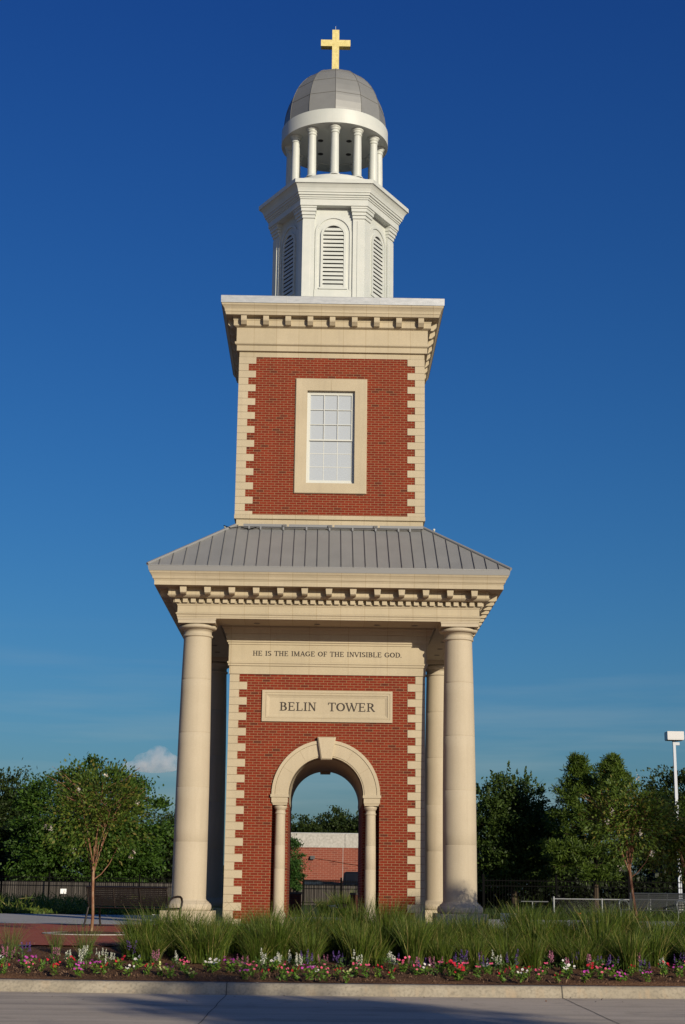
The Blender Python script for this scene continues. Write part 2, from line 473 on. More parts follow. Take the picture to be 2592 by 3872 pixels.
for sx in (-1,1):
    for sy in (-1,1):
        quoins(sx, sy, 0.0, 6.475, 6.262, 0.45, 0.238, 0.2045)
        quoins(sx, sy, 10.88, 15.458, 15.455, 0.465, 0.255, 0.2033)
# arch surround, imposts, keystones and small columns, front and rear
for sy in (-1, 1):
    def Y(a, b): return (min(sy*a, sy*b), max(sy*a, sy*b))
    mb = MB()
    def ring_seg(r0_, r1_, y0, y1, a0, a1, n):
        pi_ = arc(0,ZS,r0_,a0,a1,n); po = arc(0,ZS,r1_,a0,a1,n)
        for k in range(n):
            poly = [pi_[k], po[k], po[k+1], pi_[k+1]]
            mb.prism_y(poly, y0, y1)
    ya, yb = Y(2.645, 2.19)
    n = 48
    pi_ = arc(0,ZS,RI,0,PI,n); pb = arc(0,ZS,RI+0.035,0,PI,n); pc = arc(0,ZS,1.335,0,PI,n); pd = arc(0,ZS,1.345,0,PI,n); po = arc(0,ZS,1.43,0,PI,n)
    yf = sy*2.645; yg = sy*2.625; yh = sy*2.665; yk = sy*2.19
    prof_ = [(pi_,yk),(pi_,yg),(pb,yg),(pb,yf),(pc,yf),(pd,yg-sy*0.0),(pd,yh),(po,yh),(po,sy*2.5)]
    rs = [[(q[i][0], y, q[i][1]) for i in range(n+1)] for q,y in prof_]
    if sy > 0: rs = rs[::-1]
    mb.rings(rs, 0, False, closed=False)
    for q in (rs,):
        pass
    # voussoir joints
    arch = mb.build('arch_surround', M_stone, tower)
    jm = mat('joint shade', (0.28,0.22,0.14), 0.9)
    for a in (rad(32), rad(58), rad(122), rad(148)):
        mb = MB(); dx, dz = math.cos(a), math.sin(a); px, pz = -dz*0.003, dx*0.003
        r_a, r_b = 1.025, 1.33
        poly = [(dx*r_a+px, ZS+dz*r_a+pz),(dx*r_a-px, ZS+dz*r_a-pz),(dx*r_b-px, ZS+dz*r_b-pz),(dx*r_b+px, ZS+dz*r_b+pz)]
        y0_, y1_ = Y(2.6, 2.6465); mb.prism_y(poly, y0_, y1_)
        mb.build('stone_joint', jm, arch)
    mb = MB()
    y0_, y1_ = Y(2.75, 2.55)
    kp = [(-0.147,4.222),(0.147,4.222),(0.248,4.81),(-0.248,4.81)]
    kq = [(-0.118,4.25),(0.118,4.25),(0.212,4.785),(-0.212,4.785)]
    yo = sy*2.735; yi = sy*2.765; yc = sy*2.3
    rs = [[(x,yc,z) for x,z in kp],[(x,yo,z) for x,z in kp],[(x,yi,z) for x,z in kq]]
    if sy < 0: mb.rings(rs, 0, False, True, True)
    else: mb.rings([r[::-1] for r in rs], 0, False, True, True)
    mb.build('keystone', M_stone, arch)
    for sx in (-1,1):
        def X(a,b): return (min(sx*a,sx*b), max(sx*a,sx*b))
        mb = MB()
        for xa,xb,fy,za,zb in ((0.975,1.455,2.69,3.235,3.31),(1.0,1.428,2.66,3.10,3.235),(1.012,1.405,2.645,3.068,3.10),(1.02,1.392,2.63,3.035,3.068)):
            x0,x1 = X(xa,xb); y0_,y1_ = Y(fy,2.19)
            mb.box(x0,x1,y0_,y1_,za,zb)
        mb.build('impost', M_stone, tower)
        mb = MB(); cx = sx*1.19; cy = sy*2.43
        mb.lathe([(0.146,0.33),(0.147,0.9),(0.145,1.40),(0.1425,1.404),(0.145,1.408),(0.140,2.0),(0.1375,2.004),(0.140,2.008),(0.130,2.72),(0.128,2.86)], cx, cy, 24)
        sc_ = mb.build('arch_column', M_column, tower)
        mb = MB()
        mb.lathe([(0.128,2.80),(0.148,2.815),(0.148,2.84),(0.130,2.855),(0.130,2.925),(0.145,2.93),(0.150,2.945),(0.178,2.985),(0.18,3.0),(0.16,3.034)], cx, cy, 24)
        mb.build('capital', M_column, sc_)
        mb = MB()
        mb.lathe([(0.19,0.14),(0.205,0.18),(0.205,0.22),(0.19,0.255),(0.172,0.26),(0.172,0.285),(0.150,0.33)], cx, cy, 24); mb.box(cx-0.205,cx+0.205,cy-0.2,cy+0.2,0,0.145)
        mb.build('column_base', M_column, sc_)

# inner entablature over the brick shaft, with the inscription
mb = MB()
mb.square([(2.637,6.475),(2.637,6.69),(2.669,6.695),(2.669,6.745),(2.693,6.755),(2.693,6.803),(2.66,6.812),(2.66,7.26),(2.684,7.268),(2.684,7.318),(2.715,7.326),(2.715,7.373),(2.72,7.38),(2.735,7.42),(2.735,7.54),(2.77,7.56),(2.80,7.66),(2.845,7.70),(2.845,7.775)], 0, True, False)
inner_ent = mb.build('inner_entablature', M_entin, tower)

# ---- lettering: stroke glyphs with serifs, on a unit cap height
T_, t_ = 0.135, 0.075
def gl(ch):
    g = []; 
    def l(x0,y0,x1,y1,wd=T_): g.append(('l',x0,y0,x1,y1,wd))
    def s(x,y,h=0.17): g.append(('l',x-h,y,x+h,y,0.06))
    def a(cx,cy,rx,ry,a0,a1,w0=t_,w1=T_): g.append(('a',cx,cy,rx,ry,a0,a1,w0,w1))
    lo, hi = 0.03, 0.97
    def stem(x): l(x,0,x,1); s(x,lo); s(x,hi)
    if ch=='H': stem(.2); stem(.68); l(.2,.52,.68,.52,t_); w_=.88
    elif ch=='E': stem(.2); l(.2,hi,.64,hi,.07); l(.2,lo,.68,lo,.07); l(.2,.52,.52,.52,t_); l(.62,.97,.62,.76,.07); l(.66,.03,.66,.26,.07); l(.52,.42,.52,.62,.06); w_=.78
    elif ch=='I': stem(.2); w_=.4
    elif ch=='L': stem(.2); l(.2,lo,.66,lo,.07); l(.64,.03,.64,.28,.07); w_=.74
    elif ch=='T': l(.38,0,.38,1); s(.38,lo); l(.03,hi,.73,hi,.07); l(.05,.97,.05,.74,.07); l(.71,.97,.71,.74,.07); w_=.76
    elif ch=='F': stem(.2); l(.2,hi,.62,hi,.07); l(.2,.5,.5,.5,t_); l(.6,.97,.6,.76,.07); l(.5,.4,.5,.6,.06); w_=.68
    elif ch=='M': l(.18,0,.18,1,t_); s(.18,lo,.15); l(.18,hi,.10,hi,.06); l(.18,1,.52,.05); l(.52,.05,.86,1,t_); l(.88,0,.88,1); s(.88,lo); l(.88,hi,1.0,hi,.06); w_=1.08
    elif ch=='N': l(.18,0,.18,1,t_); s(.18,lo,.15); l(.18,1,.70,.03); l(.70,0,.70,1,t_); s(.70,hi,.15); l(.06,hi,.18,hi,.06); w_=.86
    elif ch=='V': l(.10,1,.42,.0); l(.42,.0,.72,1,t_); s(.10,hi,.15); s(.72,hi,.14); w_=.82
    elif ch=='W': l(.08,1,.34,.0); l(.34,.0,.58,.9,t_); l(.54,1,.80,.0); l(.80,.0,1.06,1,t_); s(.08,hi,.14); s(1.06,hi,.13); s(.54,hi,.10); w_=1.16
    elif ch=='A': l(.12,0,.42,1,t_); l(.42,1,.74,0); s(.12,lo,.14); s(.74,lo,.15); l(.22,.33,.62,.33,t_); w_=.86
    elif ch in 'OG':
        a(.44,.5,.37,.47,0 if ch=='O' else 50,360 if ch=='O' else 310)
        if ch=='G': l(.72,.12,.72,.46,T_); s(.70,.46,.15); l(.70,.97,.70,.70,.06)
        w_=.90
    elif ch=='D': stem(.2); l(.2,hi,.42,hi,.07); l(.2,lo,.42,lo,.07); a(.40,.5,.38,.47,-90,90); w_=.88
    elif ch=='B': stem(.2); l(.2,hi,.42,hi,.07); l(.2,lo,.44,lo,.07); l(.2,.53,.44,.53,.07); a(.42,.75,.20,.22,-90,90); a(.44,.28,.25,.25,-90,90); w_=.78
    elif ch=='R': stem(.2); l(.2,hi,.42,hi,.07); l(.2,.50,.44,.50,.07); a(.42,.735,.22,.235,-90,90); l(.42,.5,.72,.02); s(.74,lo,.10); w_=.84
    elif ch=='S': a(.34,.74,.22,.23,40,270); a(.34,.26,.24,.23,-140,90); l(.56,.97,.56,.74,.06); l(.10,.03,.10,.28,.06); w_=.68
    elif ch=='.': l(.10,0,.10,.14,.14); w_=.2
    else: w_=.42
    return g, w_
def lettering(name, words, y, z0, h, parent, bold=1.0):
    """words: list of (text, x start, x end)"""
    mb = MB(); k = 0
    for text, xa, xb in words:
        gs = [gl(c) for c in text]
        nat = sum(g[1] for g in gs)
        sx = (xb-xa)/(nat)
        x = xa
        for g, w_ in gs:
            for e in g:
                k += 1; yy = y - 0.0004*(k%9)
                if e[0]=='l':
                    _,x0,y0_,x1,y1_,wd = e
                    p = Vector((x0*sx, y0_*h)); q = Vector((x1*sx, y1_*h)); d = (q-p)
                    if d.length < 1e-6: continue
                    d.normalize(); nn = Vector((-d.y, d.x))*wd*h*0.5*bold
                    poly = [p-nn, q-nn, q+nn, p+nn]
                    mb.prism_y([(x+v.x, z0+v.y) for v in poly], yy, y+0.02, 0, 'f')
                else:
                    _,cx,cy,rx,ry,a0,a1,w0,w1 = e
                    n = 22; O=[]; I=[]
                    for i in range(n+1):
                        t = rad(a0+(a1-a0)*i/n); wv = (w0+(w1-w0)*abs(math.cos(t)))*bold; wx = wv*0.5
                        O.append((x+(cx+(rx+wx-0.04)*math.cos(t))*sx, z0+(cy+(ry+wx-0.035)*math.sin(t))*h))
                        I.append((x+(cx+(rx-wx-0.04)*math.cos(t))*sx, z0+(cy+(ry-wx-0.035)*math.sin(t))*h))
                    for i in range(n):
                        mb.prism_y([I[i],O[i],O[i+1],I[i+1]], yy, y+0.02, 0, 'f')
            x += w_*sx
    return mb.build(name, M_letters, parent)
ins = 'HE IS THE IMAGE OF THE INVISIBLE GOD.'
lettering('inscription', [(ins, -2.02, 1.985)], -2.6615, 6.966, 0.132, inner_ent, 1.5)
# name plaque
mb = MB()
px0, px1, pz0, pz1 = -1.735, 1.745, 5.216, 6.05
def rect(i, y): return [(px0+i,y,pz0+i),(px1-i,y,pz0+i),(px1-i,y,pz1-i),(px0+i,y,pz1-i)]
mb.rings([rect(0,-2.58),rect(0,-2.655),rect(0.065,-2.655),rect(0.072,-2.64),rect(0.09,-2.64),rect(0.10,-2.65),rect(0.125,-2.65),rect(0.135,-2.635),rect(0.20,-2.612)], 0, False, False, True)
plq = mb.build('name_plaque', M_stone, tower)
lettering('lettering', [('BELIN',-1.275,-0.285),('TOWER',0.02,1.285)], -2.6125, 5.508, 0.226, plq, 1.35)

# ---- portico: four corner columns
CC = 3.443
def portico_column(cx, cy):
    mb = MB()
    pr = [(0.436,0.62),(0.436,1.0)]
    joints = [2.02,3.405,4.79,6.17]
    ctl = [(0.62,.436),(2.02,.434),(3.405,.428),(4.79,.412),(6.17,.389),(7.31,.362)]
    def R(z):
        for (a,ra),(b,rb) in zip(ctl,ctl[1:]):
            if a<=z<=b: return ra+(rb-ra)*(z-a)/(b-a)
        return .362
    zs = sorted([0.62+0.35*i for i in range(20) if 0.62+0.35*i<7.3]+[7.31])
    pr = []
    for z in zs: pr.append((R(z),z))
    for j in joints: pr += [(R(j),j-0.007),(R(j)-0.006,j),(R(j),j+0.007)]
    pr = sorted(set(pr), key=lambda q:q[1])
    mb.lathe(pr, cx, cy, 48)
    c = mb.build('column', M_column, tower)
    mb = MB()
    mb.lathe([(.365,7.29),(.392,7.30),(.402,7.318),(.40,7.34),(.385,7.352),(.366,7.36),(.364,7.46),(.383,7.462),(.386,7.485),(.40,7.49),(.435,7.497),(.475,7.515),(.495,7.543),(.49,7.573),(.468,7.598),(.43,7.618)], cx, cy, 48)
    for hw,za,zb in ((.488,7.618,7.70),(.502,7.70,7.737)): mb.box(cx-hw,cx+hw,cy-hw,cy+hw,za,zb)
    mb.build('capital', M_column, c)
    mb = MB()
    mb.lathe([(.54,.335),(.565,.35),(.58,.39),(.583,.43),(.578,.47),(.558,.51),(.53,.527),(.518,.53),(.518,.552),(.50,.556),(.47,.58),(.447,.61),(.442,.63)], cx, cy, 48)
    mb.build('column_base', M_column, c)
    mb = MB(); mb.box(cx-.655,cx+.655,cy-.655,cy+.655,0,.336)
    mb.build('plinth', M_stone, c)
for sx,sy in ((-1,-1),(1,-1),(-1,1),(1,1)): portico_column(sx*CC, sy*CC)
# entablature
mb = MB()
mb.square([(2.9,7.738),(3.952,7.738),(3.955,7.778),(3.968,7.785),(3.968,7.818),(3.985,7.84),(3.997,7.85),(3.997,7.868),(3.955,7.905),(3.955,8.066),(3.965,8.072),(3.975,8.11),(4.0,8.115),(4.0,8.13),(3.945,8.132),(3.945,8.252),(4.12,8.252),(4.16,8.268),(4.20,8.30),(4.215,8.327),(4.19,8.329),(4.19,8.47),(4.215,8.49),(4.215,8.506),(4.53,8.506),(4.53,8.617),(4.54,8.63),(4.548,8.655),(4.565,8.66),(4.575,8.68),(4.59,8.73),(4.62,8.78),(4.645,8.81),(4.652,8.832),(4.66,8.838),(4.66,8.852),(4.5,8.852)], 0)
ent = mb.build('portico_entablature', M_ent, tower)
def side_xform(k):
    c_, s_ = [(1,0),(0,1),(-1,0),(0,-1)][k]
    return lambda x,y: (c_*x - s_*y, s_*x + c_*y)
def modillion_pts(x0,x1,y0,y1,zt,zb, ogee):
    """bracket: front face slightly narrower at the bottom, curved underside; y0 front, y1 at wall"""
    xm = 0.018
    if ogee:
        pf = [(y0,zt),(y0-0.0,zt-0.11),(y0+0.012,zt-0.15),(y0+0.05,zt-0.185),(y0+0.10,zb+0.01),(y1,zb)]
    else:
        pf = [(y0,zt),(y0+0.012,zt-0.165),(y0+0.06,zb),(y1,zb)]
    return pf
def modillion(side, xc, wd, y0, y1, zt, zb, parent, ogee=False):
    f = side_xform(side); mb = MB()
    pf = modillion_pts(0,0,y0,y1,zt,zb,ogee) + [(y1,zt)]
    n = len(pf); taper = 0.0 if ogee else 0.018
    def half(z): return wd/2 - taper*(zt-z)/(zt-zb)
    L_ = [(*f(xc-half(z),y),z) for y,z in pf]; R_ = [(*f(xc+half(z),y),z) for y,z in pf]
    vs = L_+R_
    fs = [(i,(i+1)%n,n+(i+1)%n,n+i) for i in range(n)] + [tuple(range(n-1,-1,-1)), tuple(range(n,2*n))]
    mb.add(vs, fs)
    return mb.build('modillion', M_stone, parent)
for side in range(4):
    for k in range(-6,7):
        modillion(side, k*0.631, 0.178, -4.44, -4.185, 8.5055, 8.312, ent)
rest = MB()
for side in range(4):
    f = side_xform(side)
    for k in range(-19,20):
        x = k*0.2085; mb = rest if side in (2,3) else MB()
        hw = 0.063
        x0,y0_ = f(x-hw,-4.06); x1,y1_ = f(x+hw,-3.96)
        mb.box(min(x0,x1),max(x0,x1),min(y0_,y1_),max(y0_,y1_),8.137,8.2515)
        if side in (0,1): mb.build('dentil', M_stone, ent)
o = rest.build('dentil_row', M_stone, ent); o['kind'] = 'stuff'
# portico ceiling with downlights
mb = MB(); mb.square([(2.70,7.772),(3.2,7.772)], 0)
mb.f = [tuple(reversed(q)) for q in mb.f]
mb.square([(2.95,7.74),(2.95,7.772)], 0)
ceil = mb.build('portico_ceiling', M_ceiling, tower)
for side in range(4):
    f = side_xform(side)
    for xx in (-1.9,-0.3,1.3,2.3) if side==0 else (-1.9,-0.6,0.7,1.9):
        x,y = f(xx,-3.28); mb = MB()
        mb.lathe([(0.085,7.737),(0.085,7.729),(0.065,7.727),(0.062,7.7365),(0.0,7.7365)], x, y, 16, 0)
        mb.f = mb.f
        mb.build('downlight', M_downlight, ceil)
# roof
mb = MB()
mb.square([(4.655,8.8525),(4.672,8.853),(4.698,8.975),(4.705,8.978),(4.705,8.998),(4.60,9.002)], 0)
mb.build('fascia', M_fascia, tower)
mb = MB()
z0r, w0r, z1r, w1r = 8.992, 4.708, 10.565, 2.575
mb.square([(w0r,z0r),(w1r,z1r)], 0)
roof = mb.build('metal_roof', M_roof, tower)
mb = MB(); mr = 0
for side in range(4):
    f = side_xform(side)
    for k in range(-14,15):
        x = k*0.3145
        if abs(x) > 4.6: continue
        ytop = max(w1r, abs(x)); t = (w0r-ytop)/(w0r-w1r); zt = z0r+(z1r-z0r)*t
        a = [(x-.006,-w0r-.004,z0r+.002),(x+.006,-w0r-.004,z0r+.002),(x+.006,-w0r-.004,z0r+.04),(x-.006,-w0r-.004,z0r+.04)]
        b = [(x-.006,-ytop,zt),(x+.006,-ytop,zt),(x+.006,-ytop,zt+.038),(x-.006,-ytop,zt+.038)]
        mb.rings([[(*f(p[0],p[1]),p[2]) for p in a],[(*f(p[0],p[1]),p[2]) for p in b]], 0, False, True, True)
mb.build('roof_seam', M_roofseam, roof)
for sx in (-1,1):
    for sy in (-1,1):
        mb = MB(); mb.tube([(sx*w0r,sy*w0r,z0r+0.02),(sx*w1r,sy*w1r,z1r+0.02)], 0.045, 6)
        mb.build('ridge_cap', M_fascia, roof)
# fixture bar along the roof top, brackets and small lamps at its corners
mb = MB()
for k in range(4):
    xa = -2.36+k*1.245; mb.box(xa,xa+1.19,-2.79,-2.70,10.50,10.575)
bar = mb.build('light_bar', M_lightbar, tower)
mb = MB(); mb.tube([(-2.4,-2.80,10.465),(2.5,-2.80,10.465)], 0.016, 6); mb.build('conduit', M_seam, bar)
for x in (-1.885,-0.63,-1.26,0.0,0.63,1.26,1.885,-2.2,2.2):
    mb = MB(); mb.box(x-0.022,x+0.022,-2.83,-2.70,10.40,10.50); mb.build('bracket', M_lightbar, bar)
for x in (-1.24,0.005,1.25):
    mb = MB(); mb.box(x-0.05,x+0.05,-2.83,-2.69,10.49,10.56); mb.build('junction_box', M_seam, bar)
for sx in (-1,1):
    mb = MB(); mb.lathe([(0.0,10.36),(0.025,10.36),(0.025,10.47),(0.035,10.475),(0.035,10.50),(0.015,10.52),(0.0,10.522)], sx*2.86, -2.75, 10)
    mb.build('roof_beacon', M_white, tower)
mb = MB(); mb.tube([(-2.9,-2.78,10.52),(-2.7,-2.82,10.44),(-2.45,-2.84,10.47),(-2.2,-2.84,10.41),(-2.0,-2.82,10.47)], 0.012, 5); mb.build('cable', M_black, bar)
# base band of the upper shaft
mb = MB(); mb.square([(2.572,10.55),(2.572,10.745),(2.61,10.755),(2.628,10.765),(2.628,10.87),(2.615,10.882),(2.5,10.884)], 0)
mb.build('base_band', M_ent, tower)

# window of the upper storey
def window(side):
    f = side_xform(side)
    def P(x,y,z): return (*f(x,y),z)
    def frame_ring(mb, o, i, ys):
        """o, i rectangles (x0,x1,z0,z1); rings through ys"""
        pass
    def rr(r, y): x0,x1,z0,z1 = r; return [P(x0,y,z0),P(x1,y,z0),P(x1,y,z1),P(x0,y,z1)]
    ro, rm, ri2 = (-1.005,1.0,11.50,14.84),(-0.985,0.98,11.515,14.825),(-0.675,0.66,11.797,14.485)
    mb = MB()
    mb.rings([rr(ro,-2.59),rr(ro,-2.635),rr(rm,-2.655),rr(ri2,-2.645),rr(ri2,-2.42)], 0, False)
    # inner chamfer at the top corners is cut into the same stone
    sur = mb.build('window_surround', M_stone, tower)
    mb = MB()
    for x in (-0.005,):
        mb.box(*sorted((f(x-.003,-2.6)[0], f(x+.003,-2.6)[0])) if side in (0,2) else (0,0), *( sorted((f(0,-2.6)[1], f(0,-2.657)[1])) if side in (0,2) else (0,0)), 14.487,14.82) if side==0 else None
    if side==0: mb.build('stone_joint', mat('joint shade', (0.38,0.31,0.2), 0.9), sur)
    fr = (-0.675,0.66,11.797,14.485)
    win = None
    mb = MB()
    fi = (-0.615,0.60,11.855,14.425)
    mb.rings([rr(fr,-2.47),rr(fr,-2.53),rr(fi,-2.53),rr(fi,-2.47)], 0, False)
    win = mb.build('window', M_frame, tower)
    mb = MB()
    mb.add(rr((-0.615,0.60,11.855,14.425),-2.495), [(0,1,2,3)])
    mb.build('pane', M_pane, win)
    # sashes
    for (za,zb,y) in ((11.868,13.09,-2.503),(13.06,14.412,-2.528)):
        mb = MB()
        so = (-0.618,0.603,za-.01,zb+.01); si = (-0.582,0.567,za+(.045 if za<12 else .03),zb-.025)
        mb.rings([rr(so,-2.4955),rr(so,y),rr(si,y),rr(si,-2.4955)], 0, False)
        x0,x1,z0_,z1_ = si
        yb = -2.4955; yf = y+0.003
        for k in (1,2):
            xm = x0+(x1-x0)*k/3; zm = z0_+(z1_-z0_)*k/3
            for r in ((xm-.009,xm+.009,z0_,z1_),(x0,x1,zm-.009,zm+.009)):
                yk = yf - (0.0005 if k==1 else 0.0009) - (0.0015 if r[1]-r[0]>0.5 else 0)
                mb.rings([rr(r,yb),rr(r,yk)], 0, False, False, True)
        mb.build('sash', M_frame, win)
    mb = MB(); mb.rings([rr((-0.6,0.585,13.035,13.052),-2.49),rr((-0.6,0.585,13.035,13.052),-2.512)], 0, False, False, True); mb.build('rail_shadow_strip', M_seam, win)  # dark strip added as the shadow line under the meeting rail
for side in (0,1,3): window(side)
# upper cornice
mb = MB()
mb.square([(2.60,15.455),(2.612,15.458),(2.612,15.606),(2.688,15.618),(2.688,15.768),(2.735,15.80),(2.745,15.82),(2.745,15.868),(2.702,15.875),(2.702,16.288),(2.72,16.30),(2.755,16.315),(2.79,16.335),(2.79,16.48),(2.805,16.50),(2.805,16.581),(3.003,16.581),(3.018,16.645),(3.022,16.66),(3.035,16.665),(3.04,16.72),(3.052,16.75),(3.085,16.80),(3.12,16.84),(3.125,16.88),(2.9,16.885)], 0)
ucor = mb.build('upper_cornice', M_ent, tower)
for side in range(4):
    for k in range(-4,5):
        modillion(side, k*0.625, 0.158, -2.965, -2.78, 16.5805, 16.335, ucor, True)
mb = MB(); mb.square([(3.10,16.8855),(3.143,16.887),(3.148,17.09),(3.14,17.102),(2.2,17.11)], 0, False, True)
fl = mb.build('parapet_flashing', M_flash, tower)
mb = MB()
for x in (-1.29,1.33):
    mb.box(x-.004,x+.004,-3.151,-3.14,16.89,17.095)
mb.build('flashing_joint', M_white, fl)
# ---- hexagonal belfry
H60 = [(math.cos(rad(a)), math.sin(rad(a))) for a in (240,300,0,60,120,180)]
def hexr(R,z): return [(R*c,R*s,z) for c,s in H60]
mb = MB(); mb.rings([hexr(1.745,16.95),hexr(1.745,20.7)], 0, False)
belfry = mb.build('belfry', M_white, tower)
def fmap(k):
    a = rad(60*k)
    c_, s_ = math.cos(a), math.sin(a)
    return lambda x,y: (c_*x-s_*y, s_*x+c_*y)
AP = 1.745*math.cos(rad(30))   # apothem of the wall
AP2 = 1.82*math.cos(rad(30))   # pilaster face
for k in range(6):
    f = fmap(k)
    # pilaster wrapping the corner between face k and face k+1
    def corner_pil(R, w_, z0, z1, mb):
        ap = R*math.cos(rad(30)); e = R*0.5
        f2 = fmap(k+1)
        P = [f(e-w_,-ap), f(e,-ap), f2(-e+w_,-ap), f2(-e+w_,-AP+0.06), f(0.5*(AP-0.06)/math.cos(rad(30)),-(AP-0.06)), f(e-w_,-(AP-0.06))]
        mb.prism(P, z0, z1)
    mb = MB()
    corner_pil(1.825, 0.345, 16.95, 20.205, mb)
    corner_pil(1.843, 0.225, 16.95, 20.14, mb)
    pil = mb.build('pilaster', M_white, belfry)
    mb = MB()
    for R,w_,z0,z1 in ((1.862,.375,20.205,20.30),(1.90,.41,20.30,20.40),(1.94,.45,20.40,20.50),(1.965,.475,20.50,20.56)):
        corner_pil(R, w_, z0, z1, mb)
    mb.build('pilaster_capital', M_white, belfry)
    # louvred arch on face k
    def arch_ring(mb, r_in, r_out, zs_, zb, y0, y1):
        n = 20
        pin = [(-r_in,zb)] + arc(0,zs_,r_in,PI,0,n) + [(r_in,zb)]
        pout = [(-r_out,zb)] + arc(0,zs_,r_out,PI,0,n) + [(r_out,zb)]
        rs = []
        for pl,y in ((pout,y0),(pout,y1),(pin,y1),(pin,y0)):
            rs.append([(*f(x,y),z) for x,z in pl])
        mb.rings(rs, 0, False, closed=False)
    mb = MB()
    arch_ring(mb, 0.475, 0.54, 19.76, 17.96, -AP, -AP-0.035)
    arch_ring(mb, 0.305, 0.375, 19.69, 18.02, -AP, -AP-0.05)
    x0,x1 = -0.545,0.545
    for (xa,xb,za,zb,yy) in ((-0.55,0.55,17.0,17.98,-AP-0.03),(-0.42,0.42,17.98,18.03,-AP-0.06)):
        P = [f(xa,yy),f(xb,yy),f(xb,-AP+0.05),f(xa,-AP+0.05)]
        mb.prism(P, za, zb)
    mb.build('arch_frame', M_white, belfry)
    mb = MB()
    n = 20
    pl = [(-0.305,18.02)] + arc(0,19.69,0.305,PI,0,n) + [(0.305,18.02)]
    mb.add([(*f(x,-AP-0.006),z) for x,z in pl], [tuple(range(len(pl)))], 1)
    for i in range(15):
        zb = 18.035+0.1285*i; zt = zb+0.092
        def hw(z): return 0.305 if z<19.69 else math.sqrt(max(0.0001, 0.305**2-(z-19.69)**2))
        h0, h1 = hw(zb), hw(zt)
        if zt > 19.985: continue
        vs = [(*f(x,y),z) for x,y,z in ((-h0,-AP-.042,zb),(h0,-AP-.042,zb),(h1,-AP-.024,zt),(-h1,-AP-.024,zt),(-h0,-AP-.007,zb+.012),(h0,-AP-.007,zb+.012),(h1,-AP-.007,zt),(-h1,-AP-.007,zt))]
        mb.add(vs, [(0,1,2,3),(3,2,6,7),(1,0,4,5),(0,3,7,4),(2,1,5,6)], 0)
    mb.build('louver', [M_white, M_louverback], belfry)
mb = MB()
mb.rings([hexr(1.6,20.56),hexr(2.0,20.56),hexr(2.0,20.75),hexr(2.03,20.755),hexr(2.03,20.80),hexr(2.06,20.805),hexr(2.07,20.86),hexr(2.11,20.865),hexr(2.11,20.93),hexr(2.14,20.935),hexr(2.15,20.98),hexr(2.18,21.05),hexr(2.23,21.12),hexr(2.27,21.16),hexr(2.31,21.165),hexr(2.31,21.29),hexr(2.0,21.31)], 0, False, False, True)
mb.build('belfry_cornice', M_white, tower)
# ---- lantern: round base, twelve columns, ring, dome, cross
mb = MB(); mb.lathe([(1.62,21.30),(1.60,21.52),(1.55,21.60),(1.54,21.66),(1.50,21.70),(0.0,21.72)], 0,0, 48); mb.build('lantern_base', M_white, tower)
def lantern_col(a):
    cx, cy = 1.37*math.sin(a), -1.37*math.cos(a)
    mb = MB(); mb.lathe([(0.130,21.76),(0.128,22.3),(0.118,23.10)], cx, cy, 20)
    c = mb.build('lantern_column', M_white, tower)
    mb = MB(); mb.lathe([(0.118,23.08),(0.14,23.09),(0.145,23.11),(0.14,23.13),(0.125,23.14),(0.125,23.18),(0.15,23.19),(0.155,23.215),(0.15,23.24),(0.185,23.25),(0.19,23.28),(0.185,23.312)], cx, cy, 20); mb.build('capital', M_white, c)
    mb = MB(); mb.lathe([(0.17,21.70),(0.17,21.735),(0.15,21.75),(0.13,21.78)], cx, cy, 20); mb.build('column_base', M_white, c)
for k in range(12): lantern_col(rad(30*k))
mb = MB()
mb.lathe([(0,23.33),(1.15,23.33),(1.15,23.31),(1.64,23.31),(1.655,23.315),(1.655,23.77),(1.645,23.78),(1.5,23.79)], 0,0, 144, 0, False)
for q in range(len(mb.sm)): mb.sm[q] = False
ring = mb.build('lantern_ring', M_white, tower)
for a in (45,135,225,315):
    for rr_ in (0.62,):
        mb = MB(); mb.lathe([(0.085,23.331),(0.085,23.322),(0.06,23.321),(0.058,23.3285),(0,23.3285)], rr_*math.cos(rad(a)), rr_*math.sin(rad(a)), 14); mb.build('downlight', M_dark, ring)
# dome: twelve curved gores with panel seams
mb = MB()
za, zb_, rb = 23.785, 25.83, 1.585
pf = [(rb,za),(rb,za+0.12)]
for i in range(1,15):
    t = rad(90*i/14); pf.append((rb*math.cos(t)**0.92, za+0.12+(zb_-za-0.12)*math.sin(t)))
V12 = [(math.sin(rad(30*i)), -math.cos(rad(30*i))) for i in range(12)]
mb.rings([[(max(r,0.02)*c,max(r,0.02)*s,z) for c,s in V12] for r,z in pf], 0, False, False, True)
dome = mb.build('dome', M_dome, tower)
mb = MB()
for c,s in V12: mb.tube([((max(r,.02)+.003)*c,(max(r,.02)+.003)*s,z) for r,z in pf], 0.009, 4)
for zz in (24.42, 24.98, 25.42):
    for (ra,z_a),(rb2,z_b) in zip(pf,pf[1:]):
        if z_a<=zz<z_b:
            r = ra+(rb2-ra)*(zz-z_a)/(z_b-z_a)+.003
            loop = [(r*c,r*s,zz) for c,s in V12]
            for i in range(12): mb.tube([loop[i],loop[(i+1)%12]], 0.008, 4)
mb.build('panel_seam', mat('dome seam', (0.12,0.118,0.11), 0.7), dome)
mb = MB()
xc = -0.014; hw = 0.11
cr = [(xc-hw,25.68),(xc+hw,25.68),(xc+hw,26.79),(xc+.465,26.79),(xc+.465,27.012),(xc+hw,27.012),(xc+hw,27.368),(xc-hw,27.368),(xc-hw,27.012),(xc-.465,27.012),(xc-.465,26.79),(xc-hw,26.79)]
mb.prism_y(cr, -0.11, 0.11)
cross = mb.build('cross', M_gold, tower)
mb = MB(); mb.tube([(-0.02,0,27.36),(-0.022,0,27.56)], [0.008,0.006], 6); mb.build('lightning_rod', M_white, cross)

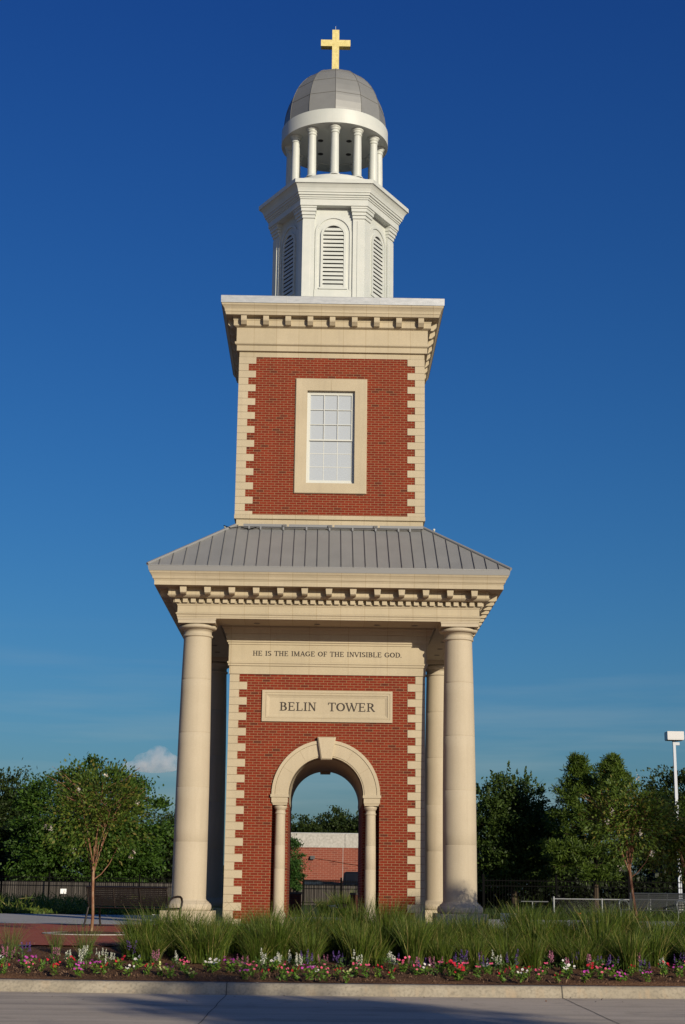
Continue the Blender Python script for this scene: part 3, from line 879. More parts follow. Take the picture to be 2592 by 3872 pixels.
# ------------------------------------------------------------------ vegetation materials
def leaf_mat(name, a, b, c3=None, trans=0.35, rough=0.55, patch=0.6):
    m = bpy.data.materials.new(name); m.use_nodes = True
    nt = m.node_tree; bs = bsdf(m)
    gi = N(m,'ShaderNodeNewGeometry')
    stops = [(0.0,a),(1.0,b)] if c3 is None else [(0.0,a),(0.8,b),(1.0,c3)]
    c = ramp(m, gi.outputs['Random Per Island'], stops)
    f = noise(m, coords(m), patch, 4)
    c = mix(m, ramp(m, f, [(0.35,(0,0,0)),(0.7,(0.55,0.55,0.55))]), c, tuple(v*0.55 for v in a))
    setc(m, c); bs.inputs['Roughness'].default_value = rough; bs.inputs['Specular IOR Level'].default_value = 0.25
    tr = N(m,'ShaderNodeBsdfTranslucent'); Lk(m,c,tr.inputs['Color'])
    ms = N(m,'ShaderNodeMixShader'); ms.inputs[0].default_value = trans
    Lk(m,bs.outputs[0],ms.inputs[1]); Lk(m,tr.outputs[0],ms.inputs[2])
    out = [n for n in nt.nodes if n.type=='OUTPUT_MATERIAL'][0]
    Lk(m,ms.outputs[0],out.inputs['Surface'])
    return m
L_dark = leaf_mat('dark evergreen leaves', (0.018,0.034,0.008), (0.055,0.085,0.016))
L_mid = leaf_mat('mid green leaves', (0.024,0.060,0.008), (0.080,0.155,0.018))
L_elm = leaf_mat('elm leaves', (0.026,0.054,0.010), (0.08,0.125,0.022))
L_pine = leaf_mat('pine needles', (0.04,0.075,0.010), (0.12,0.18,0.022))
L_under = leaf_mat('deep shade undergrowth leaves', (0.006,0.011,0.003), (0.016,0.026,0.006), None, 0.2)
L_bush = leaf_mat('bright bush leaves', (0.025,0.065,0.012), (0.065,0.14,0.022))
L_myrtle = leaf_mat('crepe myrtle leaves', (0.040,0.085,0.012), (0.12,0.175,0.022), (0.20,0.155,0.035))
L_grass = leaf_mat('ornamental grass blades', (0.045,0.085,0.010), (0.16,0.22,0.028), (0.42,0.32,0.12), 0.4, 0.5, 2.5)
L_wisp = leaf_mat('fine grass blades', (0.09,0.14,0.03), (0.16,0.22,0.05), (0.34,0.28,0.13), 0.4, 0.5, 2.5)
L_flower = leaf_mat('bedding plant leaves', (0.065,0.15,0.02), (0.15,0.26,0.035), (0.25,0.31,0.045), 0.3)
L_salvia = leaf_mat('salvia leaves', (0.05,0.105,0.022), (0.11,0.19,0.04), None, 0.3)
L_cover = leaf_mat('low green groundcover', (0.05,0.09,0.016), (0.14,0.20,0.03), (0.25,0.25,0.05), 0.35, 0.6, 0.5)
M_bark = mat('bark', (0.06,0.045,0.032), 0.95, 0, 0.1)
M_myrbark = mat('peeling crepe myrtle bark', (0.25,0.15,0.09), 0.8, 0, 0.2)
f = noise(M_myrbark, coords(M_myrbark,'Object',(14,14,3)), 1.5, 5); setc(M_myrbark, ramp(M_myrbark, f, [(0.35,(0.13,0.05,0.028)),(0.55,(0.22,0.115,0.065)),(0.7,(0.33,0.25,0.17))]))
M_blossom = mat('white blossom', (0.46,0.42,0.36), 0.7, 0, 0.2)

# ------------------------------------------------------------------ foliage builders (numpy)
def unit(v): return v/np.maximum(np.linalg.norm(v,axis=1,keepdims=True),1e-9)
def leaf_quads(Cn, L, Wd, rg, up=0.0, dirs=None):
    n = len(Cn)
    d = unit(rg.normal(size=(n,3))) if dirs is None else unit(dirs + 0.45*rg.normal(size=(n,3)))
    nn = rg.normal(size=(n,3)); nn[:,2] += up
    s_ = unit(np.cross(d, nn))
    l = (L*rg.uniform(0.6,1.3,size=(n,1)))*0.5; wd = (Wd*rg.uniform(0.6,1.3,size=(n,1)))*0.5
    a = Cn - d*l; b = Cn + s_*wd - d*l*0.1; c = Cn + d*l; e = Cn - s_*wd - d*l*0.1
    V = np.stack([a,b,c,e],axis=1).reshape(-1,3)
    return V, np.arange(4*n).reshape(n,4)
def crown_points(rg, blobs, nclump, per, cr, lo=0.62, flat=0.6):
    vol = np.array([b[3]*b[4]+b[4]*b[5]+b[3]*b[5] for b in blobs]); pk = rg.choice(len(blobs), nclump, p=vol/vol.sum())
    B = np.array(blobs)[pk]
    d = unit(rg.normal(size=(nclump,3)))
    r = rg.uniform(lo,1.02,size=(nclump,1))
    cc = B[:,:3] + d*r*B[:,3:6]
    sz = cr*rg.uniform(0.55,1.35,size=(nclump,1))
    k = np.repeat(np.arange(nclump), per)
    off = rg.normal(size=(len(k),3))*0.5; off[:,2] *= flat
    P = cc[k] + off*sz[k]
    return P, d[k]
def tree_trunk(t, pts, r0_, r1_, limbs, m, rs, name='trunk'):
    mb = MB()
    n = len(pts)
    mb.tube(pts, [r0_+(r1_-r0_)*i/(n-1) for i in range(n)], 8)
    for lp, la, lb in limbs:
        mb.tube(lp, [la+(lb-la)*i/(len(lp)-1) for i in range(len(lp))], 6)
    return mb.build(name, m, t)
def limb(rs, p, q, sag=0.15, n=6):
    p, q = Vector(p), Vector(q); out = []
    L_ = (q-p).length
    for i in range(n+1):
        t = i/n; v = p.lerp(q,t)
        v += Vector((rs.uniform(-1,1),rs.uniform(-1,1),rs.uniform(-1,1)))*0.035*L_*(0 if i in (0,) else 1)
        v.z += sag*L_*math.sin(t*PI)*0.5
        out.append(v)
    return out
def big_tree(name, label, loc, h, blobs, lm, seed, nclump, per, cr, leaf, trunk_r=0.22, lo=0.6, group=None, spikes=0, up=0.4, cat='tree'):
    t = thing(name, label, cat, loc, 0, group)
    rs = random.Random(seed); rg = np.random.default_rng(seed)
    zt = h*0.62
    pts = [(0,0,-0.1),(0.03*h*rs.uniform(-1,1),0,h*0.2),(0.03*h*rs.uniform(-1,1),0.02*h,h*0.4),(0.02*h*rs.uniform(-1,1),0,zt)]
    limbs = []
    for b in blobs:
        for _ in range(3):
            q = (b[0]+rs.uniform(-.5,.5)*b[3], b[1]+rs.uniform(-.5,.5)*b[4], b[2]+rs.uniform(-.2,.6)*b[5])
            z0_ = min(zt, max(h*0.18, q[2]*rs.uniform(0.45,0.7)))
            k = z0_/zt*3; i = min(2,int(k)); p = Vector(pts[i]).lerp(Vector(pts[i+1]), k-i)
            limbs.append((limb(rs,p,q), trunk_r*0.4, trunk_r*0.08))
    tree_trunk(t, pts, trunk_r, trunk_r*0.35, limbs, M_bark, rs)
    P, d = crown_points(rg, blobs, nclump, per, cr, lo)
    if spikes:
        sp = []
        for _ in range(spikes):
            b = blobs[rs.randrange(len(blobs))]
            a = rs.uniform(0,2*PI); e = rs.uniform(0.25,1.0)
            dv = np.array([math.cos(a)*math.sqrt(1-e*e)*b[3], math.sin(a)*math.sqrt(1-e*e)*b[4], e*b[5]])
            base = np.array(b[:3])+dv*0.92; u = dv/np.linalg.norm(dv)+np.array([0,0,0.8]); u/=np.linalg.norm(u)
            ln = rs.uniform(0.35,1.0)*0.09*h
            for q in np.linspace(0,1,14): sp.append(base+u*ln*q+rg.normal(size=3)*0.07*(1.1-q))
        sp = np.array(sp); P = np.vstack([P,sp]); d = np.vstack([d,np.tile([0,0,1.0],(len(sp),1))])
    P[:,2] = np.maximum(P[:,2], 0.15)
    V, F = leaf_quads(P, leaf, leaf*0.55, rg, up, d*0.7)
    np_mesh('crown', V, F, lm, t)
    return t

# ------------------------------------------------------------------ trees behind the plaza
big_tree('oak_tree', 'big bright green leafy tree behind the left iron fence, left of the tower', (-13.4,47.5,0), 8.2,
   [(-2.2,0,4.6,2.3,2.2,2.9),(0.3,-.3,5.2,2.6,2.3,2.9),(2.6,0,4.3,1.9,2,2.6),(-0.6,-.6,2.6,3.2,2.2,1.9),(1.5,-.6,2.4,2.6,2,1.7),(-3.0,-.2,2.5,1.6,1.8,1.8)], L_mid, 11, 330, 150, 0.80, 0.22, 0.25, lo=.72)
big_tree('cedar_tree', 'dark dense tree at the left edge, beside the big bright tree', (-21.2,60,0), 8.7,
   [(0,0,5.6,2.3,2.2,3.0),(-1.2,0,3.2,3.0,2.4,2.8),(1.4,0,3.4,2.2,2,2.6)], L_dark, 12, 620, 60, 0.6, 0.22, 0.25, spikes=30, lo=.35)
big_tree('oak_tree', 'low dark tree just left of the left front column', (-11.4,69,0), 6.2,
   [(0,0,3.8,2.2,2,2.4),(1.9,0,3.6,1.9,2,2.1),(-1.9,0,3.2,2,2,2.2)], L_dark, 13, 560, 60, 0.6, 0.22, 0.22, spikes=25, lo=.35)
big_tree('elm_tree', 'dark elm with upward twigs just right of the right front column', (10.6,42,0), 7.8,
   [(0,0,4.9,1.9,1.9,2.6),(-1.3,.2,4.2,1.9,1.9,2.4),(0.9,0,3.6,1.5,1.8,2.2),(-0.4,0,2.4,2.4,2,1.5),(2.3,.6,2.9,1.2,1.2,2.1)], L_elm, 14, 700, 58, 0.52, 0.2, 0.2, spikes=150, lo=0.35)
big_tree('juniper_tree', 'dark tree at the right edge behind the tall light pole', (23.3,58,0), 9.2,
   [(0,0,6,2.6,2.3,3.1),(-1.8,0,4.0,2.0,2,3.0),(1.4,0,3.5,2.6,2,3)], L_dark, 15, 640, 60, 0.6, 0.22, 0.25, spikes=35, lo=.35)
# trees across the road, behind the viewpoint: their shade falls on the road and on the tower's foot
big_tree('shade_tree', 'broad leafy tree on the far side of the road, behind the viewpoint', (22.1,-38.6,-.5), 12.2, [(0,0,9.85,1.15,1.15,2.3),(1.6,-.8,7.4,1.6,1.6,1.8)], L_mid, 71, 260, 50, .6, .2, .3)
big_tree('shade_tree', 'rounded leafy tree on the far side of the road, nearer the viewpoint', (13.2,-48.8,-.5), 8.2, [(0,0,6.5,2.1,2.1,1.9),(.5,-.4,5.6,1.9,1.9,1.5)], L_mid, 72, 520, 50, .45, .2, .22, lo=.3)
big_tree('slim_tree', 'slender young tree beside the rounded shade tree behind the viewpoint', (10.4,-50.6,-.5), 7.6, [(0,0,5.6,.42,.42,1.6)], L_mid, 73, 130, 40, .2, .14, .06, lo=.2)
# the trees seen over the building through the arch
for i,(x,y,h,bl,lb) in enumerate([
   (-2.2,97,7.4,[(0,0,5.0,2.2,2,2.3),(1.3,0,4.6,1.6,2,1.9)],'dark tree over the building roof at the left of the archway'),
   (1.0,98,8.2,[(0,0,5.6,1.9,2,2.5),(-0.9,0,4.9,1.5,2,1.9),(1.0,0,5.4,1.5,2,2.2)],'tallest dark tree over the building roof, middle of the archway'),
   (3.9,97,7.6,[(0,0,5.3,1.9,2,2.2),(-1.2,0,5.0,1.5,2,2.0)],'dark tree over the building roof at the right of the archway')]):
    big_tree('oak_tree', lb, (x,y,0), h, bl, L_dark, 40+i, 330, 52, 0.6, 0.24, 0.2, spikes=24, lo=.35, group='trees behind the far building')
# pine: tufts of needles on level branches
def pine(loc, seed):
    t = thing('pine_tree', 'tall pine with tufted twin tops right of the tower', 'tree', loc)
    rs = random.Random(seed); rg = np.random.default_rng(seed)
    tufts = []; limbs = []
    trunks = [[(0,0,-0.1),(0.05,0,2.5),(-0.5,0,5.2),(-0.75,0,7.6)]]
    limbs.append(([(-0.1,0,3.0),(0.5,0,4.6),(0.95,0,6.4),(1.0,0,7.4)],0.09,0.03))
    def whorl(x,z,r,n,el):
        for k in range(n):
            a = 2*PI*k/n+rs.uniform(-.4,.4); L_ = r*rs.uniform(.65,1.1); e = el+rs.uniform(-.15,.25)
            q = (x+math.cos(a)*L_, math.sin(a)*L_, z+L_*e)
            limbs.append((limb(rs,(x,0,z),q,0.05,4),0.035,0.012))
            for s_ in np.linspace(0.45,1.0,3+int(L_*2)):
                tufts.append((x+math.cos(a)*L_*s_+rs.uniform(-.12,.12), math.sin(a)*L_*s_+rs.uniform(-.12,.12), z+L_*e*s_+rs.uniform(-.05,.2)))
    for z,r in ((2.1,2.3),(2.7,2.3),(3.3,2.3),(3.9,2.1),(4.5,1.9),(5.1,1.6),(5.7,1.3),(6.3,.95),(6.9,.65),(7.4,.35)): whorl(-0.1-0.09*z,z,r,7,0.1)
    for z,r in ((4.4,1.9),(5.0,1.7),(5.6,1.5),(6.2,1.2),(6.7,.85),(7.1,.55),(7.45,.3)): whorl(0.35+0.1*z,z,r,7,0.15)
    for _ in range(34): tufts.append((rs.uniform(-2.7,-.8),rs.uniform(-1.9,-.9),rs.uniform(2.7,3.3)))
    for _ in range(40): tufts.append((rs.uniform(-1.0,1.0),rs.uniform(-2.2,-1.0),rs.uniform(1.45,2.15)))
    tree_trunk(t, trunks[0], 0.14, 0.04, limbs, M_bark, rs)
    T = np.array(tufts); per = 60
    k = np.repeat(np.arange(len(T)), per)
    d = unit(rg.normal(size=(len(k),3))+np.array([0,0,0.5]))
    P = T[k] + d*(rg.uniform(0.05,0.40,size=(len(k),1)))
    V,F = leaf_quads(P, 0.26, 0.055, rg, 0.2, d*1.2)
    np_mesh('crown', V, F, L_pine, t)
pine((14.1,37,0), 21)
# bright bush against the building, seen through the arch
big_tree('small_tree', 'bright green leafy tree at the left inside the archway', (-1.75,45,0), 4.0,
   [(0,0,2.6,0.72,.8,1.3),(0.05,0,1.6,.8,.8,.9)], L_bush, 22, 130, 60, 0.28, 0.13, 0.08, lo=0.4)
# undergrowth masses behind the fences: one uncountable thicket each
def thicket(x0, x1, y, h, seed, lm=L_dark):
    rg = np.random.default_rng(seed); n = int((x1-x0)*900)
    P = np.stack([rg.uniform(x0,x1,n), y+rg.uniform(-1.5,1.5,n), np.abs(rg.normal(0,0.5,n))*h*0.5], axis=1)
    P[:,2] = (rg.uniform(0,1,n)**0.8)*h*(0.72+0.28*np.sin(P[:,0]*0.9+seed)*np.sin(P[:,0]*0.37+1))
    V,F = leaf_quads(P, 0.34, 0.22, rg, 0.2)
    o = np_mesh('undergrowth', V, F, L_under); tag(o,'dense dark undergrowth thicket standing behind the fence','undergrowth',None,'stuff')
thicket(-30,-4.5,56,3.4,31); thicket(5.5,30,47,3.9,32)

# ------------------------------------------------------------------ crepe myrtles
def myrtle(label, loc, seed, crown, fork, lean=(0,0), nl=2600, nb=26):
    """crown (cx,cz,rx,rz) in local x,z"""
    t = thing('crepe_myrtle', label, 'tree', loc, 0, 'young crepe myrtles on the plaza')
    rs = random.Random(seed); rg = np.random.default_rng(seed)
    cx,cz,rx,rz = crown
    mb = MB()
    fx = lean[0]
    tp = [(0,0,-0.05),(0.015,0,fork*0.3),(0.0+fx*.5,0.01,fork*0.65),(fx,0,fork)]
    mb.tube(tp, [0.036,0.028,0.026,0.030], 8)
    limbs = []; tips = []
    for k in range(9):
        a = 2*PI*k/9+rs.uniform(-.3,.3); sp = rs.uniform(0.25,0.85)
        m1 = Vector((fx+math.cos(a)*rx*0.30*sp, math.sin(a)*rx*0.3*sp, fork+(cz-fork)*rs.uniform(.45,.7)))
        e1 = Vector((cx+math.cos(a)*rx*sp*0.9, math.sin(a)*rx*sp*0.9, cz+rz*rs.uniform(-.1,.75)))
        p0 = Vector((fx,0,fork-0.12*rs.random()))
        mb.tube([p0, p0.lerp(m1,.5)+Vector((rs.uniform(-.03,.03),0,0)), m1, m1.lerp(e1,.5)+Vector((rs.uniform(-.05,.05),rs.uniform(-.05,.05),.03)), e1], [0.013,0.011,0.009,0.006,0.003], 6)
        for j in range(7):
            s_ = rs.uniform(.25,1); b0 = m1.lerp(e1,s_)
            e2 = b0+Vector((rs.uniform(-1,1)*rx*.5, rs.uniform(-1,1)*rx*.5, rs.uniform(-.15,.75)*rz*.55))
            mb.tube([b0,b0.lerp(e2,.5)+Vector((0,0,.04)),e2],[0.008,0.006,0.003],4)
            tips.append((b0,e2))
    # one low side branch that sweeps out
    mb.tube([(fx,0,fork-0.18),(fx+.16,0,fork-0.06),(fx+.32,-.05,fork+.14),(fx+.46,-.05,fork+.45)],[0.013,0.011,0.009,0.006],6)
    mb.build('trunk', M_myrbark, t)
    P = []; D = []
    tipsn = [(np.array(a),np.array(b)) for a,b in tips]
    while len(P) < nl:
        a,b = tipsn[rs.randrange(len(tipsn))]
        c = a+(b-a)*rs.uniform(.2,1.15)+rg.normal(size=3)*0.11
        q = np.array([(c[0]-cx)/rx, c[1]/rx, (c[2]-cz)/rz])
        if np.linalg.norm(q) < 0.97+0.03*rs.random(): P.append(c); D.append(b-a)
    # filler spread through the crown volume
    nc = 85; nf = nl
    d = unit(rg.normal(size=(nc,3))); r = rg.uniform(.35,1.0,size=(nc,1))**.7
    cc_ = np.array([cx,0,cz])+d*r*np.array([rx,rx,rz]); kk = rg.integers(0,nc,nf); d = d[kk]
    pf_ = cc_[kk]+rg.normal(size=(nf,3))*np.array([.13,.13,.10])
    keep = np.ones(nf,dtype=bool)
    P = np.vstack([np.array(P),pf_[keep]]); D = np.vstack([np.array(D),d[keep]])
    V,F = leaf_quads(P, 0.082, 0.044, rg, 0.5, D*2)
    np_mesh('crown', V, F, L_myrtle, t)
    # blossom panicles
    Cb = []
    for k in range(nb):
        d = unit(rg.normal(size=(1,3)))[0]; d[1] = -abs(d[1])*.8 if k%3 else d[1]
        c = np.array([cx,0,cz])+d*np.array([rx,rx,rz])*rs.uniform(.85,1.05)
        m_ = 16
        Cb.append(c+rg.normal(size=(m_,3))*np.array([.022,.022,.032]))
    Cb = np.vstack(Cb); V,F = leaf_quads(Cb, 0.04, 0.036, rg, 0.3)
    np_mesh('blossom', V, F, M_blossom, t)
    return t
myrtle('young crepe myrtle with red bark in the round planting ring, left of the tower', (-4.60,-12.3,0), 51, (0.02,2.36,1.12,1.08), 1.2, (-0.02,0), 3000, 9)
myrtle('young crepe myrtle with crooked trunk in front of the right bench', (6.12,-12.3,0), 52, (-0.02,2.30,0.98,0.95), 1.36, (-0.1,0), 2800, 6)
myrtle('young crepe myrtle at the right edge, in front of the light pole', (7.62,-10.3,0), 53, (-.1,2.0,0.85,0.85), 1.15, (0.0,0), 3600, 5)
# round planting ring
t = thing('planting_ring', 'round pale concrete edging ring with mulch around the left crepe myrtle', 'planter', (-4.60,-12.3,0))
mb = MB(); mb.lathe([(0.80,0.0),(0.80,0.012),(0.95,0.014),(0.95,0.0)],0,0,48,0,False); mb.build('edging', M_concrete, t)
mb = MB(); mb.lathe([(0.80,0.006),(0.5,0.03),(0.0,0.05)],0,0,40); mb.build('mulch', M_mulch, t)

# ------------------------------------------------------------------ benches
M_benchmetal = mat('dark brown bench metal', (0.018,0.013,0.010), 0.5, 0.2)
M_benchgreen = mat('dark grey bench metal', (0.085,0.095,0.095), 0.4, 0.3)
def bench(label, loc, rz, Lb, m):
    """faces -y before rotation"""
    t = thing('park_bench', label, 'bench', loc, rz, 'metal slat benches')
    hl = Lb/2
    mb = MB()
    for i in range(8):
        y = -0.26+i*0.062; z = 0.43-0.012*math.sin(i/7*PI)
        mb.box(-hl,hl,y-.024,y+.024,z-.012,z+.012)
    mb.build('seat', m, t)
    mb = MB()
    for i in range(9):
        z = 0.49+i*0.042; y = 0.21+(z-.45)*0.22
        mb.box(-hl,hl,y-.010,y+.010,z-.017,z+.017)
    mb.tube([(-hl-.02,0.315,0.875),(hl+.02,0.315,0.875)],0.026,8)
    for x in (-hl,-hl/3,hl/3,hl): mb.tube([(x,.20,.43),(x,.235,.55),(x,.275,.7),(x,.315,.875)],0.017,6)
    mb.build('backrest', m, t)
    for sx in (-1,1):
        x = sx*(hl+0.02)
        mb = MB(); mb.tube([(x,.20,.43),(x,.24,.3),(x,.31,.1),(x,.36,0.0)],[.026,.024,.022,.026],6); mb.build('leg', m, t)
        mb = MB(); mb.tube([(x,-.25,.43),(x,-.255,.3),(x,-.29,.1),(x,-.32,0.0)],[.026,.024,.022,.026],6); mb.build('leg', m, t)
        mb = MB()
        mb.tube([(x,.235,.52),(x,.17,.62),(x,.05,.675),(x,-.12,.69),(x,-.25,.685),(x,-.31,.65),(x,-.335,.58),(x,-.32,.50),(x,-.28,.44)],[.02,.024,.026,.026,.026,.026,.025,.024,.022],7)
        mb.tube([(x,.2,.43),(x,-.27,.43)],0.02,6)
        mb.build('armrest', m, t)
    return t
bench('dark brown slatted metal bench seen from behind, beside the left front column', (-4.38,-7.35,0.004), rad(180-27), 2.15, M_benchmetal)
bench('dark grey slatted metal bench facing the plaza, right of the tower by the crepe myrtle', (9.25,0.7,0.004), rad(-40), 1.75, M_benchgreen)

# ------------------------------------------------------------------ fences
def iron_fence(label, p, q, h, mid=True):
    p, q = Vector(p), Vector(q); L_ = (q-p).length; ang = math.atan2(q.y-p.y,q.x-p.x)
    t = thing('iron_fence', label, 'fence', p, ang)
    n = int(L_/2.4)
    mb = MB(); nx = int(L_/0.115)
    for i in range(nx):
        x = (i+.5)*L_/nx; mb.box(x-.008,x+.008,-.008,.008,0.06,h-0.02,0,'b')
    for z in (h-.10,h-.30,0.15): mb.box(0,L_,-.018,.018,z-.018,z+.018)
    mb.build('picket_panel', M_black, t)
    for i in range(n+1):
        x = i*L_/n; mb = MB(); mb.box(x-.038,x+.038,-.038,.038,0,h+.10); mb.rings([[(x-.05,-.05,h+.10),(x+.05,-.05,h+.10),(x+.05,.05,h+.10),(x-.05,.05,h+.10)],[(x-.045,-.045,h+.13),(x+.045,-.045,h+.13),(x+.045,.045,h+.13),(x-.045,.045,h+.13)]],0,False,True,True)
        mb.build('post', M_black, t)
    return t
iron_fence('long black iron picket fence behind the plaza, left of the tower and through the arch', (-27,29.5,0), (5.5,49.5,0), 1.42)
iron_fence('black iron picket fence right of the tower', (6.2,17,0), (20.5,18.2,0), 1.40)
M_wood = mat('weathered dark boards', (0.055,0.048,0.042), 0.9, 0, 0.1)
f = noise(M_wood, coords(M_wood,'Object',(5.5,1,0.25)), 1.5, 3); setc(M_wood, ramp(M_wood, f, [(0.35,(0.036,0.032,0.029)),(0.65,(0.095,0.085,0.075))]))
t = thing('board_fence', 'weathered dark board fence behind the long iron fence', 'fence', (-27.4,30.2,0), math.atan2(20,32.5))
mb = MB(); Lw = 38.0; n = int(Lw/0.14); rs = random.Random(5)
for i in range(n):
    x = i*0.14; mb.box(x+.006,x+.134,-.012+rs.uniform(-.008,.008),.012,0,1.14+rs.uniform(-.012,.012),0,'b')
mb.build('boards', M_wood, t)
mb = MB(); mb.box(0,Lw,.014,.05,.3,.38); mb.box(0,Lw,.014,.05,.85,.93); mb.build('rail', M_wood, t)
M_wire = mat('dull wire', (0.12,0.125,0.12), 0.6, 0.2)
M_galv = mat('galvanised steel', (0.25,0.26,0.26), 0.5, 0.3)
t = thing('chain_link_fence', 'low galvanised chain link fence behind the right bench', 'fence', (7.45,12.6,0))
mb = MB(); mb.tube([(0.8,0,.66),(9.5,-0.6,.66)],0.022,6); mb.tube([(-0.2,1.3,.55),(0.75,1.0,.55)],0.016,6); mb.build('rail', M_galv, t)
for i in range(6):
    x = 0.8+i*1.7; mb = MB(); mb.tube([(x,-0.069*(x-.8),0),(x,-0.069*(x-.8),.69 if i else .74)],0.028 if i else .035,6); mb.build('post', M_galv, t)
mb = MB(); mb.tube([(0.2,1.2,0),(.2,1.2,.56)],.02,6); mb.build('post', M_galv, t)
mb = MB()
for i in range(150):
    x = 0.8+i*0.058; 
    for s_ in (-1,1):
        a,b = (x,-0.069*(x-.8),0.02 if s_>0 else .64),(x+.62,-0.069*(x+.62-.8),.64 if s_>0 else 0.02)
        if b[0] > 9.5: continue
        mb.add([(a[0]-.0013,a[1],a[2]),(a[0]+.0013,a[1],a[2]),(b[0]+.0013,b[1],b[2]),(b[0]-.0013,b[1],b[2])],[(0,1,2,3)])
mb.build('wire_mesh', M_wire, t)

# ------------------------------------------------------------------ light pole
M_pole = mat('white pole paint', (0.42,0.45,0.50), 0.45)
t = thing('light_pole', 'tall white car park light pole with box lamp head at the right edge', 'street lamp', (16.98,30.7,0))
mb = MB(); mb.rings([[(s*.085,s2*.085,0) for s,s2 in ((-1,-1),(1,-1),(1,1),(-1,1))],[(s*.062,s2*.062,7.95) for s,s2 in ((-1,-1),(1,-1),(1,1),(-1,1))]],0,False,False,True)
mb.build('pole', M_pole, t)
mb = MB(); mb.lathe([(.30,0),(.30,.55),(.27,.6),(.1,.6)],0,0,20,0,False); mb.build('footing', M_concrete, t)
mb = MB(); mb.box(-.07,.25,-.06,.06,7.86,8.0); mb.tube([(-.02,0,7.9),(-.02,0,8.1)],.06,6); mb.build('bracket_arm', M_pole, t)
mb = MB(); hx = [(-.38,-.34),(.42,-.34),(.42,.34),(-.38,.34)]
mb.prism([(x*.97,y*.97) for x,y in hx], 8.09, 8.13); mb.prism(hx, 8.13, 8.50); mb.build('lamp_head', mat('white lamp housing', (0.48,0.48,0.48), 0.4), t)
mb = MB(); mb.lathe([(0,8.04),(.15,8.05),(.24,8.09)],.05,0,16); mb.build('lens', M_dark, t)

# ------------------------------------------------------------------ building through the arch, pickup truck
M_bbrick = brick_mat('far red brick', (0.25,0.075,0.046), (0.21,0.06,0.038), (0.15,0.05,0.035), (0.29,0.17,0.12), 0.4, 0.135, 0.018, False)
M_band = mat('pale concrete panel', (0.48,0.46,0.42), 0.9)
f = noise(M_band, coords(M_band), 6, 6, 0.7); setc(M_band, ramp(M_band, f, [(0.35,(0.30,0.285,0.25)),(0.65,(0.45,0.43,0.385))]))
t = thing('brick_building', 'red brick building with pale concrete parapet band seen through the archway', 'building', (0,68.7,0))
mb = MB(); mb.box(-5.6,5.4,0,14,0,3.80,0,'b'); mb.build('wall', M_bbrick, t)
mb = MB()
for k in range(3): mb.box(-5.6+k*3.667+.012,-5.6+(k+1)*3.667-.012,-.04,14,3.80,4.78)
mb.build('parapet', M_band, t)
mb = MB(); mb.box(-5.6,5.4,-.06,.2,4.78,4.83); mb.build('coping', M_flash, t)
mb = MB(); mb.box(1.585,1.615,-.012,0.0,0,3.8); mb.build('control_joint', M_band, t)
mb = MB(); mb.box(-.74,-.42,-.22,0,3.0,3.2); mb.prism([(-.74,-.3),(-.42,-.3),(-.42,-.22),(-.74,-.22)],2.96,3.12); mb.build('wall_lamp', mat('bronze wall lamp',(0.10,0.10,0.10),0.35,0.5), t)
mb = MB(); mb.tube([(-.4,-.03,3.02),(0.6,-.03,2.9),(1.6,-.03,2.72),(2.8,-.03,2.55)],.014,5); mb.build('cable', M_black, t)
M_truck = mat('dark blue truck paint', (0.018,0.03,0.045), 0.25, 0.2, 0.6)
M_glass = mat('truck window glass', (0.02,0.045,0.065), 0.08, 0, 0.8)
M_tyre = mat('tyre rubber', (0.012,0.012,0.012), 0.9)
t = thing('pickup_truck', 'dark pickup truck parked by the brick building, seen through the archway', 'truck', (0.8,57,0))
mb = MB()
pf_ = [(-1.9,.45),(5.1,.45),(5.15,.95),(5.0,1.15),(3.7,1.22),(3.1,1.30),(0.62,1.30),(-1.0,1.42),(-1.95,1.42),(-2.0,.6)]
mb.prism_y(pf_, 0, 1.85); mb.build('body', M_truck, t)
mb = MB()
mb.prism_y([(0.62,1.29),(3.4,1.29),(2.75,1.93),(2.4,2.0),(0.85,2.0),(0.70,1.93)], .1, 1.75); mb.build('cab', M_truck, t)
mb = MB()
mb.prism_y([(0.78,1.38),(1.75,1.38),(1.75,1.88),(0.84,1.88)], .088, .12); mb.prism_y([(1.85,1.38),(3.05,1.38),(2.66,1.88),(1.85,1.88)], .088, .12); mb.build('side_window', M_glass, t)
mb = MB(); mb.box(-1.9,0.6,-.03,.05,1.42,1.47); mb.build('bed_rail', M_black, t)
for x in (-.9,3.9):
    for y in (0.0,1.65):
        mb = MB(); rs_ = [[(x+r*math.cos(2*PI*i/20), yy, .38+r*math.sin(2*PI*i/20)) for i in range(20)] for r,yy in ((.22,y-.02),(.38,y-.02),(.38,y+.22),(.22,y+.22))]
        mb.rings(rs_,0,False,True,True); mb.build('wheel', M_tyre, t)

# low dark brick piers behind the passage
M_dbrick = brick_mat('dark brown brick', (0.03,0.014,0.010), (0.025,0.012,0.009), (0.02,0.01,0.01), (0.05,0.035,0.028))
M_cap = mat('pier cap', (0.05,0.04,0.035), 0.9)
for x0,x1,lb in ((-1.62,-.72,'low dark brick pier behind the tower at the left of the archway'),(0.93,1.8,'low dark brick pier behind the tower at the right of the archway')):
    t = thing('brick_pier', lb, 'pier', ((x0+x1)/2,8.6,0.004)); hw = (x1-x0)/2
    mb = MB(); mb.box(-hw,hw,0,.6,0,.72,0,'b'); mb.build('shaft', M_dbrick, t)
    mb = MB(); mb.box(-hw-.03,hw+.03,-.03,.63,.72,.79); mb.build('cap', M_cap, t)

